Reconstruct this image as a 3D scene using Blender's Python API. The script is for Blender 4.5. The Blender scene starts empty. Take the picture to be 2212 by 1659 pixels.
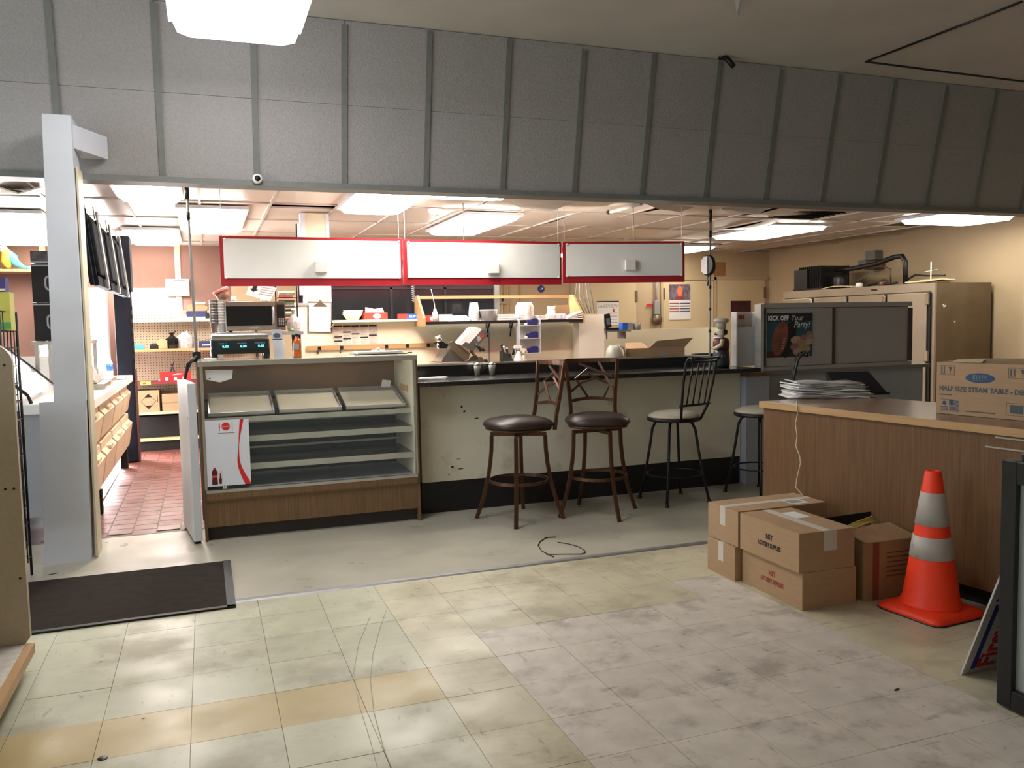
import bpy, bmesh, math, random
from mathutils import Vector, Matrix
random.seed(7)
S = bpy.context.scene
COL = S.collection
# ------------------------------------------------------------------ camera
H = 1.5
CR = Vector((0.9390009, -0.3434062, -0.01869472))
CU = Vector((0.04252354, 0.06199021, 0.99717048))
CF = Vector((0.34127563, 0.93713894, -0.07281171))
FPX = 1809.378
cam = bpy.data.objects.new('camera', bpy.data.cameras.new('camera'))
cam.matrix_world = Matrix(((CR.x, CU.x, -CF.x, 0), (CR.y, CU.y, -CF.y, 0), (CR.z, CU.z, -CF.z, H), (0, 0, 0, 1)))
cam.data.sensor_width = 36
cam.data.lens = FPX * 36 / 2212
cam.data.clip_start = .05
COL.objects.link(cam)
S.camera = cam
# ------------------------------------------------------------------ light and exposure
S.view_settings.view_transform = 'Standard'
S.view_settings.look = 'None'
S.view_settings.gamma = 1
S.view_settings.use_curve_mapping = False
S.view_settings.exposure = 0.95
W = bpy.data.worlds.new('daylight')
S.world = W
W.use_nodes = True
W.node_tree.nodes['Background'].inputs[0].default_value = (.80, .90, 1, 1)
W.node_tree.nodes['Background'].inputs[1].default_value = 3.2
LAMP = 19.0          # radiance of the kitchen diffusers
LAMP_FRONT = 9.0
LAMP_COOLER = 95.0

# ------------------------------------------------------------------ pixel to world
def ray(x, y):
    return CF + CR * ((x - 1106) / FPX) - CU * ((y - 829.5) / FPX)
def P(x, y, Y):
    d = ray(x, y)
    return Vector((0, 0, H)) + d * (Y / d.y)
def PX(x, y, X):
    d = ray(x, y)
    return Vector((0, 0, H)) + d * (X / d.x)
def FL(x, y, z=0.):
    d = ray(x, y)
    return Vector((0, 0, H)) + d * ((z - H) / d.z)

# ------------------------------------------------------------------ materials
def lin(c):
    return tuple(((v / 255) / 12.92 if v / 255 < .04045 else ((v / 255 + .055) / 1.055) ** 2.4) for v in c)
MATS = {}
def mat(name, col=None, rough=.55, metal=0., var=.12, scale=6., bump=0., emit=None, spec=.5, stretch=None, rnd=0., alpha=1., trans=0., world=False, stain=None, bscale=None):
    if name in MATS: return MATS[name]
    if col is None: raise KeyError(name)
    m = bpy.data.materials.new(name); m.use_nodes = True
    nt = m.node_tree; N = nt.nodes; L = nt.links
    b = N['Principled BSDF']
    c = lin(col)
    b.inputs['Roughness'].default_value = rough
    b.inputs['Metallic'].default_value = metal
    b.inputs['Specular IOR Level'].default_value = spec
    b.inputs['Alpha'].default_value = alpha
    b.inputs['Transmission Weight'].default_value = trans
    if world:
        g = N.new('ShaderNodeNewGeometry'); vec = g.outputs['Position']
    else:
        t = N.new('ShaderNodeTexCoord'); vec = t.outputs['Object']
    if stretch:
        mp = N.new('ShaderNodeMapping'); mp.inputs['Scale'].default_value = stretch
        L.new(vec, mp.inputs['Vector']); vec = mp.outputs['Vector']
    n = N.new('ShaderNodeTexNoise'); n.inputs['Scale'].default_value = scale; n.inputs['Detail'].default_value = 5
    L.new(vec, n.inputs['Vector'])
    r = N.new('ShaderNodeValToRGB')
    r.color_ramp.elements[0].position = .3; r.color_ramp.elements[1].position = .7
    r.color_ramp.elements[0].color = tuple(v * (1 - var) for v in c) + (1,)
    r.color_ramp.elements[1].color = tuple(min(1, v * (1 + var)) for v in c) + (1,)
    L.new(n.outputs['Fac'], r.inputs['Fac']); out = r.outputs['Color']
    if rnd:
        oi = N.new('ShaderNodeObjectInfo'); hs = N.new('ShaderNodeHueSaturation')
        mr = N.new('ShaderNodeMapRange'); mr.inputs['To Min'].default_value = 1 - rnd; mr.inputs['To Max'].default_value = 1 + rnd
        L.new(oi.outputs['Random'], mr.inputs['Value']); L.new(mr.outputs['Result'], hs.inputs['Value']); L.new(out, hs.inputs['Color']); out = hs.outputs['Color']
    if stain:
        # dark scuffs / dirt: (colour, noise scale, threshold, amount, stretch)
        for sc, ss, th, am, st in stain:
            mp2 = N.new('ShaderNodeMapping'); mp2.inputs['Scale'].default_value = st
            g2 = N.new('ShaderNodeNewGeometry'); L.new(g2.outputs['Position'], mp2.inputs['Vector'])
            n2 = N.new('ShaderNodeTexNoise'); n2.inputs['Scale'].default_value = ss; n2.inputs['Detail'].default_value = 8; n2.inputs['Roughness'].default_value = .65
            L.new(mp2.outputs['Vector'], n2.inputs['Vector'])
            r2 = N.new('ShaderNodeValToRGB'); r2.color_ramp.elements[0].position = th; r2.color_ramp.elements[1].position = th + .12
            r2.color_ramp.elements[0].color = (0, 0, 0, 1); r2.color_ramp.elements[1].color = (am, am, am, 1)
            L.new(n2.outputs['Fac'], r2.inputs['Fac'])
            mx = N.new('ShaderNodeMixRGB'); mx.inputs['Color2'].default_value = lin(sc) + (1,)
            L.new(r2.outputs['Color'], mx.inputs['Fac']); L.new(out, mx.inputs['Color1']); out = mx.outputs['Color']
    L.new(out, b.inputs['Base Color'])
    if world and rough < .45:
        n4 = N.new('ShaderNodeTexNoise'); n4.inputs['Scale'].default_value = 3.2; n4.inputs['Detail'].default_value = 7; L.new(vec, n4.inputs['Vector'])
        mr4 = N.new('ShaderNodeMapRange'); mr4.inputs['From Min'].default_value = .3; mr4.inputs['From Max'].default_value = .7; mr4.inputs['To Min'].default_value = rough * .8; mr4.inputs['To Max'].default_value = min(.8, rough * 1.7)
        L.new(n4.outputs['Fac'], mr4.inputs['Value']); L.new(mr4.outputs['Result'], b.inputs['Roughness'])
    if bump:
        bn = N.new('ShaderNodeBump'); bn.inputs['Strength'].default_value = bump; bn.inputs['Distance'].default_value = .01
        src = n.outputs['Fac']
        if bscale:
            n3 = N.new('ShaderNodeTexNoise'); n3.inputs['Scale'].default_value = bscale; n3.inputs['Detail'].default_value = 3
            L.new(vec, n3.inputs['Vector']); src = n3.outputs['Fac']
        L.new(src, bn.inputs['Height']); L.new(bn.outputs['Normal'], b.inputs['Normal'])
    if emit:
        b.inputs['Emission Color'].default_value = lin(emit[0]) + (1,) if max(emit[0]) > 1.01 else tuple(emit[0]) + (1,)
        b.inputs['Emission Strength'].default_value = emit[1]
    MATS[name] = m
    return m

# ------------------------------------------------------------------ mesh builder
class MB:
    def __init__(s):
        s.b = bmesh.new(); s.M = Matrix.Identity(4)
    def at(s, x=0, y=0, z=0, rz=0, rx=0, ry=0):
        s.M = Matrix.Translation((x, y, z)) @ Matrix.Rotation(rz, 4, 'Z') @ Matrix.Rotation(rx, 4, 'X') @ Matrix.Rotation(ry, 4, 'Y'); return s
    def v(s, co): return s.b.verts.new(s.M @ Vector(co))
    def f(s, vs, smooth=False):
        try:
            fc = s.b.faces.new(vs); fc.smooth = smooth; return fc
        except ValueError: return None
    def box(s, x0, x1, y0, y1, z0, z1, bev=0.):
        xs = sorted((x0, x1)); ys = sorted((y0, y1)); zs = sorted((z0, z1))
        if bev <= 0:
            v = [s.v((x, y, z)) for z in zs for y in ys for x in xs]
            for q in ((0, 2, 3, 1), (4, 5, 7, 6), (0, 1, 5, 4), (2, 6, 7, 3), (0, 4, 6, 2), (1, 3, 7, 5)): s.f([v[i] for i in q])
            return s
        t = bmesh.new()
        bmesh.ops.create_cube(t, size=1)
        for v in t.verts:
            v.co = Vector(((xs[0] + xs[1]) / 2 + v.co.x * (xs[1] - xs[0]), (ys[0] + ys[1]) / 2 + v.co.y * (ys[1] - ys[0]), (zs[0] + zs[1]) / 2 + v.co.z * (zs[1] - zs[0])))
        bmesh.ops.bevel(t, geom=list(t.edges), offset=bev, segments=2, affect='EDGES', profile=.5)
        s.join(t); return s
    def join(s, t, smooth=False):
        mp = {}
        for v in t.verts: mp[v] = s.v(v.co)
        for fc in t.faces: s.f([mp[v] for v in fc.verts], smooth or fc.smooth)
        t.free()
    def prism(s, pts, vec, smooth=False):
        """pts: 3-D polygon, extruded by vec"""
        a = [s.v(p) for p in pts]; b = [s.v(Vector(p) + Vector(vec)) for p in pts]
        s.f(a[::-1]); s.f(b)
        n = len(pts)
        for i in range(n): s.f([a[i], a[(i + 1) % n], b[(i + 1) % n], b[i]], smooth)
        return s
    def quad(s, *pts):
        s.f([s.v(p) for p in pts]); return s
    def lathe(s, prof, n=20, smooth=True, sx=1, sy=1, sq=0):
        """profile of (radius, z); sq>0 makes the section squarer"""
        rings = []
        for r, z in prof:
            ring = []
            for i in range(n):
                a = 2 * math.pi * i / n; c, d = math.cos(a), math.sin(a)
                k = 1
                if sq: k = (abs(c) ** sq + abs(d) ** sq) ** (-1 / sq)
                ring.append(s.v((r * c * k * sx, r * d * k * sy, z)))
            rings.append(ring)
        for a, b in zip(rings, rings[1:]):
            for i in range(n): s.f([a[i], a[(i + 1) % n], b[(i + 1) % n], b[i]], smooth)
        if prof[0][0] > 1e-6: s.f(rings[0][::-1])
        if prof[-1][0] > 1e-6: s.f(rings[-1])
        return s
    def tube(s, pts, r, n=8, caps=True, flat=None):
        """round (or flat=(w,t)) bar along points"""
        pts = [Vector(p) for p in pts]; rings = []
        up0 = None
        for i, p in enumerate(pts):
            d = (pts[min(i + 1, len(pts) - 1)] - pts[max(i - 1, 0)]).normalized()
            if up0 is None:
                up = Vector((0, 0, 1)) if abs(d.z) < .9 else Vector((1, 0, 0))
            else: up = up0
            a = d.cross(up)
            if a.length < 1e-5: a = d.cross(Vector((0, 1, 0)))
            a.normalize(); bb = a.cross(d).normalized(); up0 = bb
            rr = r[i] if isinstance(r, (list, tuple)) else r
            if flat:
                w, t = flat
                ring = [s.v(p + a * (w / 2 * x) + bb * (t / 2 * y)) for x, y in ((-1, -1), (1, -1), (1, 1), (-1, 1))]
            else:
                ring = [s.v(p + a * (rr * math.cos(2 * math.pi * k / n)) + bb * (rr * math.sin(2 * math.pi * k / n))) for k in range(n)]
            rings.append(ring)
        m = len(rings[0])
        for a, b in zip(rings, rings[1:]):
            for k in range(m): s.f([a[k], a[(k + 1) % m], b[(k + 1) % m], b[k]], not flat)
        if caps: s.f(rings[0][::-1]); s.f(rings[-1])
        return s
    def ring(s, R, r, z=0, n=28, m=6, flat=None):
        pr = []
        for i in range(n):
            a = 2 * math.pi * i / n
            if flat:
                w, h = flat
                pr.append([s.v(((R + x * w / 2) * math.cos(a), (R + x * w / 2) * math.sin(a), z + y * h / 2)) for x, y in ((-1, -1), (1, -1), (1, 1), (-1, 1))])
            else:
                pr.append([s.v(((R + r * math.cos(2 * math.pi * k / m)) * math.cos(a), (R + r * math.cos(2 * math.pi * k / m)) * math.sin(a), z + r * math.sin(2 * math.pi * k / m))) for k in range(m)])
        q = len(pr[0])
        for i in range(n):
            a, b = pr[i], pr[(i + 1) % n]
            for k in range(q): s.f([a[k], b[k], b[(k + 1) % q], a[(k + 1) % q]], not flat)
        return s
    def build(s, name, m, parent=None, loc=None, mesh_only=False):
        bmesh.ops.recalc_face_normals(s.b, faces=s.b.faces)
        me = bpy.data.meshes.new(name)
        s.b.to_mesh(me); s.b.free()
        me.materials.append(m)
        if mesh_only: return me
        o = bpy.data.objects.new(name, me)
        if parent is not None:
            o.parent = parent
        elif loc is not None:
            o.location = loc
        COL.objects.link(o)
        return o
def B(x0, x1, y0, y1, z0, z1, bev=0.): return MB().box(x0, x1, y0, y1, z0, z1, bev)

def tag(o, label, cat, group=None, kind=None):
    if label: o['label'] = label
    if cat: o['category'] = cat
    if group: o['group'] = group
    if kind: o['kind'] = kind
    return o
def thing(name, label, cat, loc=(0, 0, 0), rz=0., group=None, rx=0., ry=0.):
    o = bpy.data.objects.new(name, None); COL.objects.link(o)
    o.empty_display_size = .1
    o.location = loc; o.rotation_euler = (rx, ry, rz)
    return tag(o, label, cat, group)
def struct(o): o['kind'] = 'structure'; return o
def single(name, mb, m, label, cat, loc=(0, 0, 0), rz=0., group=None, rx=0., ry=0.):
    o = mb.build(name, m); o.location = loc; o.rotation_euler = (rx, ry, rz)
    return tag(o, label, cat, group)
def origin_to(o, p):
    """shift a mesh built in world space so that its origin is p"""
    p = Vector(p)
    o.data.transform(Matrix.Translation(-p)); o.location = p
    return o
def ropo(name, mb, m, parent):
    """part built in world space under an unrotated thing"""
    o = mb.build(name, m, parent)
    o.data.transform(Matrix.Translation(-parent.location))
    return o
def copy_tree(o, parent=None):
    c = o.copy(); COL.objects.link(c)
    if parent is not None: c.parent = parent
    for k in [x for x in bpy.data.objects if x.parent == o]: copy_tree(k, c)
    return c
def text(string, size, m, parent, loc, xa=(1, 0, 0), ya=(0, 0, 1), name='lettering', shear=0., align='CENTER', ext=.0004, sx=1., bold=0.):
    """flat lettering; xa reading direction, ya up direction (in the parent's space)"""
    cu = bpy.data.curves.new('t', 'FONT'); cu.body = string; cu.size = size; cu.align_x = align; cu.align_y = 'CENTER'
    cu.shear = shear; cu.extrude = ext; cu.offset = bold; cu.resolution_u = 2
    ob = bpy.data.objects.new('t', cu)
    me = bpy.data.meshes.new_from_object(ob)
    bpy.data.objects.remove(ob); bpy.data.curves.remove(cu)
    xa = Vector(xa).normalized(); ya = Vector(ya).normalized(); za = xa.cross(ya)
    me.transform(Matrix(((xa.x * sx, ya.x, za.x, loc[0]), (xa.y * sx, ya.y, za.y, loc[1]), (xa.z * sx, ya.z, za.z, loc[2]), (0, 0, 0, 1))))
    me.name = name
    me.materials.clear(); me.materials.append(m)
    o = bpy.data.objects.new(name, me); COL.objects.link(o)
    o.parent = parent
    return o
def pxprism(mb, pts, Y, d):
    """outline read at depth Y, thickness d going back"""
    return mb.prism([P(x, y, Y) for x, y in pts], (0, d, 0))
def disc(mb, c, xa, ya, rx, ry, t, n=24):
    xa = Vector(xa).normalized(); ya = Vector(ya).normalized(); za = xa.cross(ya)
    return mb.prism([Vector(c) + xa * (rx * math.cos(2 * math.pi * i / n)) + ya * (ry * math.sin(2 * math.pi * i / n)) for i in range(n)], za * t)

# ------------------------------------------------------------------ shared materials
white = mat('white_paint', (198, 201, 206), .5, var=.04, scale=3)
grit = ((60, 56, 48), 3.2, .62, .55, (1, 1, 1))
scuff = ((84, 76, 64), 9, .60, .55, (.5, 1.8, 1))
scuff2 = ((70, 62, 54), 12, .615, .6, (1.6, .45, 1))
dirt = ((132, 120, 98), 1.6, .50, .5, (1, 1, 1))
speck = ((44, 40, 36), 24, .665, .85, (1, 1, 1))
m_cream = mat('cream_vinyl_tile', (194, 187, 160), .34, var=.10, scale=5, rnd=.05, world=True, spec=.4, stain=[dirt, scuff, scuff2, speck], bump=.03)
m_green = mat('pale_green_vinyl_tile', (184, 184, 160), .34, var=.09, scale=5, rnd=.05, world=True, spec=.4, stain=[dirt, scuff2, speck], bump=.03)
m_yel = mat('yellow_vinyl_tile', (178, 159, 108), .34, var=.07, scale=5, rnd=.04, world=True, stain=[speck], bump=.03)
m_grey = mat('worn_grey_vinyl_tile', (202, 194, 183), .5, var=.10, scale=9, rnd=.03, world=True, stain=[((120, 108, 96), 3.3, .52, .5, (1, 1, 1)), scuff, scuff2, ((58, 52, 46), 16, .63, .8, (.6, 1.5, 1)), ((62, 56, 50), 30, .64, .7, (1.3, .7, 1))], bump=.05)
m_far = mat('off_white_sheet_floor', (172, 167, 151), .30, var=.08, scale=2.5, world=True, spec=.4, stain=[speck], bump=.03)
m_joint = mat('dark_floor_joint', (92, 86, 72), .6)
m_quarry = mat('red_quarry_tile', (104, 58, 52), .33, var=.14, scale=8, rnd=.10, world=True, stain=[((50, 38, 34), 2.0, .60, .5, (1, 1, 1))], bump=.06)
m_grout = mat('dark_grout', (70, 48, 44), .8)
m_accoustic = mat('textured_acoustic_panel', (152, 149, 147), .8, var=.07, scale=60, bump=.5, bscale=90, rnd=.03)
m_batten = mat('grey_batten', (112, 114, 110), .6, var=.08, scale=20)
m_ceil = mat('painted_ceiling', (196, 190, 180), .8, var=.05, scale=2)
m_ctile = mat('ceiling_tile', (206, 196, 184), .35, var=.05, scale=3, rnd=.05)
m_tbar = mat('ceiling_grid_white', (190, 182, 172), .5)
m_black = mat('black_void', (10, 10, 11), .7)
m_tan = mat('tan_wall_paint', (186, 164, 132), .6, var=.05, scale=1.2)
m_tan2 = mat('peach_panel_wall', (132, 98, 86), .6, var=.06, scale=1.5)
m_creamw = mat('cream_wall_paint', (212, 202, 174), .5, var=.04, scale=1.5)
m_part = mat('pale_cream_wall', (234, 224, 196), .5, var=.04, scale=1.5)
m_laminate = mat('grey_laminate', (112, 110, 108), .5, var=.05, scale=4)
m_laminate2 = mat('light_grey_laminate', (150, 150, 152), .5, var=.04)
m_steel = mat('brushed_steel', (170, 165, 158), .30, metal=.9, var=.08, scale=4, stretch=(1, 1, .2))
m_steeld = mat('dull_steel', (122, 108, 88), .45, metal=.6, var=.14, scale=3)
m_alu = mat('aluminium', (196, 196, 194), .30, metal=.9, var=.05)
m_strip = mat('worn_metal_strip', (150, 150, 150), .5, metal=.7, var=.12, scale=12)
m_chrome = mat('chrome', (220, 220, 220), .12, metal=1., var=.02)
m_blk = mat('black_plastic', (20, 20, 22), .4, var=.1)
m_blkm = mat('black_metal', (24, 24, 25), .45, metal=.3, var=.1)
m_darkk = mat('black_rubber_base', (16, 18, 20), .5, var=.15)
m_red = mat('red_sign_panel', (158, 22, 36), .45, var=.05)
m_whiteg = mat('white_glossy_board', (232, 230, 226), .25, var=.02)
m_card = mat('brown_cardboard', (168, 138, 106), .75, var=.06, scale=10, stretch=(1, 1, 6))
m_card2 = mat('old_stained_cardboard', (150, 120, 86), .8, var=.16, scale=5, stain=[((120, 40, 30), 3.0, .58, .35, (1, 1, .3))])
m_tape = mat('white_tape', (200, 194, 184), .4, var=.04)
m_paper = mat('white_paper', (222, 220, 216), .7, var=.03)
m_papers = mat('grey_print', (120, 118, 122), .7, var=.3, scale=60)
m_ink = mat('black_ink', (22, 20, 20), .7)
m_blue = mat('blue_print', (30, 66, 140), .5)
m_redp = mat('red_print', (200, 34, 36), .5)
m_redi = mat('faded_red_ink', (150, 56, 50), .7)
m_oak = mat('plywood_wood', (178, 140, 94), .5, var=.1, scale=3, stretch=(1, 1, 12))
m_wood = mat('woodgrain_laminate', (110, 80, 52), .42, var=.22, scale=9, stretch=(9, 9, .35), stain=[((86, 56, 36), 5, .52, .35, (6, 6, .25))])
m_woodc = mat('dark_woodgrain_laminate', (108, 82, 54), .40, var=.22, scale=9, stretch=(9, 9, .35))
m_edge = mat('pale_oak_edge', (184, 148, 104), .42, var=.10, scale=4, stretch=(.5, .5, 9))
m_bar = mat('black_speckled_laminate', (34, 34, 34), .18, var=.35, scale=220)
m_plast = mat('white_plastic', (226, 224, 220), .4, var=.03)
def m_glass(name='clear_glass', col=(235, 240, 240), alpha=.12, rough=.03):
    return mat(name, col, rough, var=0., alpha=alpha, spec=.8)
m_lampw = mat('lit_diffuser', (255, 252, 244), .4, emit=((1.0, .95, .86), LAMP))
m_lampfill = mat('lit_fill_tube', (255, 252, 244), .4, emit=((1.0, .93, .80), 24.0))  # glow of the added lamp hidden behind the signs
m_lampd = mat('lit_dim_diffuser', (255, 252, 244), .4, emit=((1.0, .93, .80), LAMP * .36))
m_lampf = mat('lit_front_diffuser', (255, 255, 255), .4, emit=((1.0, .97, .98), LAMP_FRONT))
m_cool = mat('lit_cooler_panel', (255, 250, 252), .4, emit=((1.0, .93, .92), LAMP_COOLER))
# ================================================================== SETTING
YB, XR, ZC, ZF = 11.9, 9.0, 2.6, 3.71
# floor slab with its tiles as pieces
floor = struct(B(-6, XR, -3, YB + .1, -.10, -.006).build('floor', m_joint))
T = .3210; X0 = -.113; Y0 = 4.772
tile_me = {}
def tile(mt, x, y, w=T, h=T, gap=.0009, z=0., name='tile'):
    k = (mt.name, round(w, 3), round(h, 3))
    if k not in tile_me:
        tile_me[k] = B(-w / 2 + gap, w / 2 - gap, -h / 2 + gap, h / 2 - gap, -.006, 0).build(name, mt, mesh_only=True)
    o = bpy.data.objects.new(name, tile_me[k]); COL.objects.link(o); o.parent = floor
    o.location = (x, y, z + random.uniform(-.0006, .0003)); return o
for i in range(-5, 12):
    for j in range(0, 11):
        x = X0 + (i + .5) * T; y = Y0 - (j + .5) * T
        if y < 2.0 and x < 1.0: continue
        if x < -.75 and y < 3.0: continue
        mt = m_green if (i < 3) else m_cream
        if i < 3 and j == 4: mt = m_yel
        if i < 3 and (j in (0, 1) and i >= 0): mt = m_green
        if 4 <= i <= 8 and (j >= 3 or (j == 2 and i == 8)): mt = m_grey
        tile(mt, x, y)
# remaining floor in plain sheets
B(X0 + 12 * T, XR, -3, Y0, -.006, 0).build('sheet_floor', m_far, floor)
B(-6, X0 + 12 * T, -3, Y0 - 11 * T, -.006, 0).build('sheet_floor', m_cream, floor)
B(-6, X0 - 5 * T, Y0 - 11 * T, Y0, -.006, 0).build('sheet_floor', m_cream, floor)
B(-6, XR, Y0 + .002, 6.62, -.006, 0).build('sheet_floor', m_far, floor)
B(.12, XR, 6.622, YB, -.0062, -.001).build('sheet_floor', m_quarry, floor)
B(-6, -.92, 6.622, YB, -.0062, -.001).build('sheet_floor', m_quarry, floor)
# quarry tiles behind the counter (the strip that shows)
for i in range(6):
    for j in range(29):
        w = .168
        tile(m_quarry, -.92 + (i + .5) * w + .012, 6.63 + (j + .5) * w + (.08 if i % 2 else 0), w, w, .0045, 0, 'quarry_tile')
# metal threshold strip across the floor
st = struct(MB().prism([(0.09, 4.74, 0), (0.09, 4.80, 0), (0.09, 4.79, .007), (0.09, 4.75, .007)], (5.5, 0, 0)).build('trim_1', m_strip))
# ceiling of the front room
cf = struct(B(-6, XR, -3, 6.3, ZF, ZF + .1).build('ceiling', m_ceil))
# loose joint lines of the front ceiling (a cover strip that has come away)
for a, b in (((1870, 133), (2208, 3)), ((1870, 133), (2230, 178))):
    pa, pb = FL(*a, ZF - .004), FL(*b, ZF - .004)
    mid = (pa + pb) / 2 + Vector((0, 0, -.004))
    MB().tube([pa, mid, pb], .011, 5).build('ceiling_joint', m_blk, cf)
# sloped upper wall of acoustic panels with battens
PB = Vector((0, 6.50, 2.56)); PT = Vector((0, 6.26, 3.71))
wu = struct(B(-6, XR, 6.58, 6.70, 2.54, ZF + .1).build('wall_upper', m_batten))
DW = .6365; XB0 = -.87
def up(t, off=0.):
    p = PB.lerp(PT, t); return Vector((0, p.y - off, p.z))
for i in range(-5, 16):
    x0 = XB0 + i * DW
    for t0, t1 in ((.012, .499), (.501, .995)):
        if x0 + DW > XR: continue
        a, b = up(t0), up(t1); g = .003
        MB().prism([(x0 + g, a.y, a.z), (x0 + DW - g, a.y, a.z), (x0 + DW - g, b.y, b.z), (x0 + g, b.y, b.z)], (0, .03, 0)).build('acoustic_panel', m_accoustic, wu)
    a, b = up(.0, .012), up(.985 if i % 3 else .97, .012)
    w = .021
    MB().prism([(x0 - w, a.y, a.z), (x0 + w, a.y, a.z), (x0 + w, b.y, b.z), (x0 - w, b.y, b.z)], (0, .014, 0)).build('batten', m_batten, wu)
# dark backing so no gap opens behind the panels
MB().prism([(-6, 6.535, 2.56), (-6, 6.295, 3.71), (-6, 6.6, 3.71), (-6, 6.6, 2.56)], (15, 0, 0)).build('panel_backing', m_batten, wu)
B(-6, XR, 6.47, 6.66, 2.535, 2.575).build('bottom_trim', m_batten, wu)
# kitchen ceiling
kc = struct(B(-6, XR, 6.60, YB + .1, ZC + .22, ZC + .30).build('ceiling_kitchen', m_black))
CX, CY = .6, 1.2
random.seed(11)
for i in range(-9, 14):
    for j in range(0, 5):
        x = .6 * i + .3; y0 = 6.66 + j * 1.2
        y1 = min(y0 + 1.2, YB)
        if y1 - y0 < .2 or x > XR - .1: continue
        if x < -5.5: continue
        g = .008
        z = ZC + .012
        m = MB()
        if (i, j) == (1, 1):                      # tile pushed back: a dark slot stays open
            m.box(x - .3 + g, x + .3 - g, y0 + .32, y1 - g, z, z + .015)
        elif (i, j) == (13, 1):
            m.box(x - .3 + g, x + .3 - g, y0 + .5, y1 - g, z, z + .015)
        else:
            sag = random.choice((0, 0, 0, .012, .02, .035)) if 3 <= i else random.choice((0, 0, .006))
            if (i, j) in ((4, 0), (3, 0), (5, 0), (7, 0), (9, 0), (10, 1)): sag = .05
            n = 5; vs = []
            for a in range(n):
                row = []
                for b_ in range(3):
                    u = a / (n - 1); w_ = b_ / 2
                    row.append(m.v((x - .3 + g + w_ * (.6 - 2 * g), y0 + g + u * (y1 - y0 - 2 * g), z - sag * math.sin(math.pi * u) * (1 - .5 * abs(w_ - .5)))))
                vs.append(row)
            for a in range(n - 1):
                for b_ in range(2): m.f([vs[a][b_], vs[a][b_ + 1], vs[a + 1][b_ + 1], vs[a + 1][b_]], True)
        m.build('ceiling_tile', m_ctile, kc)
for i in range(-9, 15):
    B(.6 * i - .011, .6 * i + .011, 6.66, YB, ZC - .002, ZC + .012).build('grid_bar', m_tbar, kc)
for j in range(0, 6):
    y = min(6.66 + 1.2 * j, YB)
    B(-5.4, XR, y - .011, y + .011, ZC - .001, ZC + .011).build('grid_bar', m_tbar, kc)
# drooping ceiling tiles behind the panelled wall
for pts in (((1084, 429, 2.59), (1250, 434, 2.59), (1192, 456, 2.52), (1120, 447, 2.545)), ((1392, 439, 2.59), (1510, 444, 2.59), (1470, 458, 2.53), (1420, 451, 2.55)), ((1560, 452, 2.59), (1660, 450, 2.59), (1640, 462, 2.54), (1585, 464, 2.55)), ((-6, 405, 2.59), (40, 420, 2.52), (92, 405, 2.55), (88, 418, 2.59), (-6, 420, 2.59))):
    MB().prism([FL(*q) for q in pts], (0, 0, .012)).build('ceiling_tile', m_ctile, kc)
# walls
wb = struct(B(.35, XR + .1, YB, YB + .12, 0, ZC + .3).build('wall_back', m_tan))
wb2 = struct(B(-6, .35, YB, YB + .12, 0, ZC + .3).build('wall_back_left', m_tan2))
wr = struct(B(XR, XR + .12, -3, YB + .12, 0, ZF + .1).build('wall_right', m_tan))
wrr = struct(B(-6, XR, -3.12, -3, 0, ZF + .1).build('wall_rear', m_creamw))
wl2 = struct(B(-6.12, -6, -3.1, .9, 0, ZF + .1).build('wall_left_front', m_creamw))
wl = struct(B(-6.12, -6, 4.9, YB + .12, 0, ZF + .1).build('wall_left', m_creamw))
# white post beside the deli counter
pb = struct(MB().prism([(-1.035, 6.02, 0), (-.765, 6.02, 0), (-.745, 6.02, 1.05), (-1.012, 6.02, 1.05)], (0, .26, 0)).build('trim_2', white))
MB().prism([(-.928, 6.02, 1.05), (-.741, 6.02, 1.05), (-.741, 6.02, 2.86), (-.902, 6.02, 2.86)], (0, .30, 0)).build('post_upper', white, pb)
MB().prism([(-.741, 6.07, 0), (-.741, 6.30, 0), (-.735, 6.30, 2.55), (-.735, 6.07, 2.55)], (.012, 0, 0)).build('side_strip', m_creamw, pb)
MB().prism([(-.742, 6.09, 2.67), (-.575, 6.435, 2.67), (-.742, 6.435, 2.67)], (0, 0, .15)).build('beam_stub', white, pb)

# ------------------------------------------------------------------ ceiling lights
def wrap_light(x0, x1, y0, y1, z, label, mt, name='ceiling_light', drop=.09, hang=0.):
    t = thing(name, label, 'light', ((x0 + x1) / 2, (y0 + y1) / 2, z), 0, 'ceiling lights')
    w, d = (x1 - x0) / 2, (y1 - y0) / 2
    B(-w, w, -d, d, drop - .03, drop).build('housing', white, t)
    m = MB(); c = .07
    lo = [(-w + .05, -d + .03 + c), (-w + .05 + c, -d + .03), (w - .05 - c, -d + .03), (w - .05, -d + .03 + c), (w - .05, d - .03 - c), (w - .05 - c, d - .03), (-w + .05 + c, d - .03), (-w + .05, d - .03 - c)]
    hi = [(-w + .015, -d + .015 + c), (-w + .015 + c, -d + .015), (w - .015 - c, -d + .015), (w - .015, -d + .015 + c), (w - .015, d - .015 - c), (w - .015 - c, d - .015), (-w + .015 + c, d - .015), (-w + .015, d - .015 - c)]
    a = [m.v((x, y, 0)) for x, y in lo]; b = [m.v((x, y, drop - .03)) for x, y in hi]
    m.f(a)
    for i in range(8): m.f([a[i], a[(i + 1) % 8], b[(i + 1) % 8], b[i]])
    m.build('diffuser', mt, t)
    if hang:
        for sx in (-1, 1):
            for sy in (-1, 1):
                MB().tube([(sx * w * .6, sy * d * .7, drop), (sx * w * .6, sy * d * .7, drop + hang)], .006, 6).build('hanger', m_alu, t)
    return t
wrap_light(-.13, .65, 4.30, 5.58, 3.26, 'big white wraparound ceiling light hanging in front of the panelled wall', m_lampf, drop=.12, hang=ZF - 3.26 - .12)
zl = ZC - .065
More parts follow.
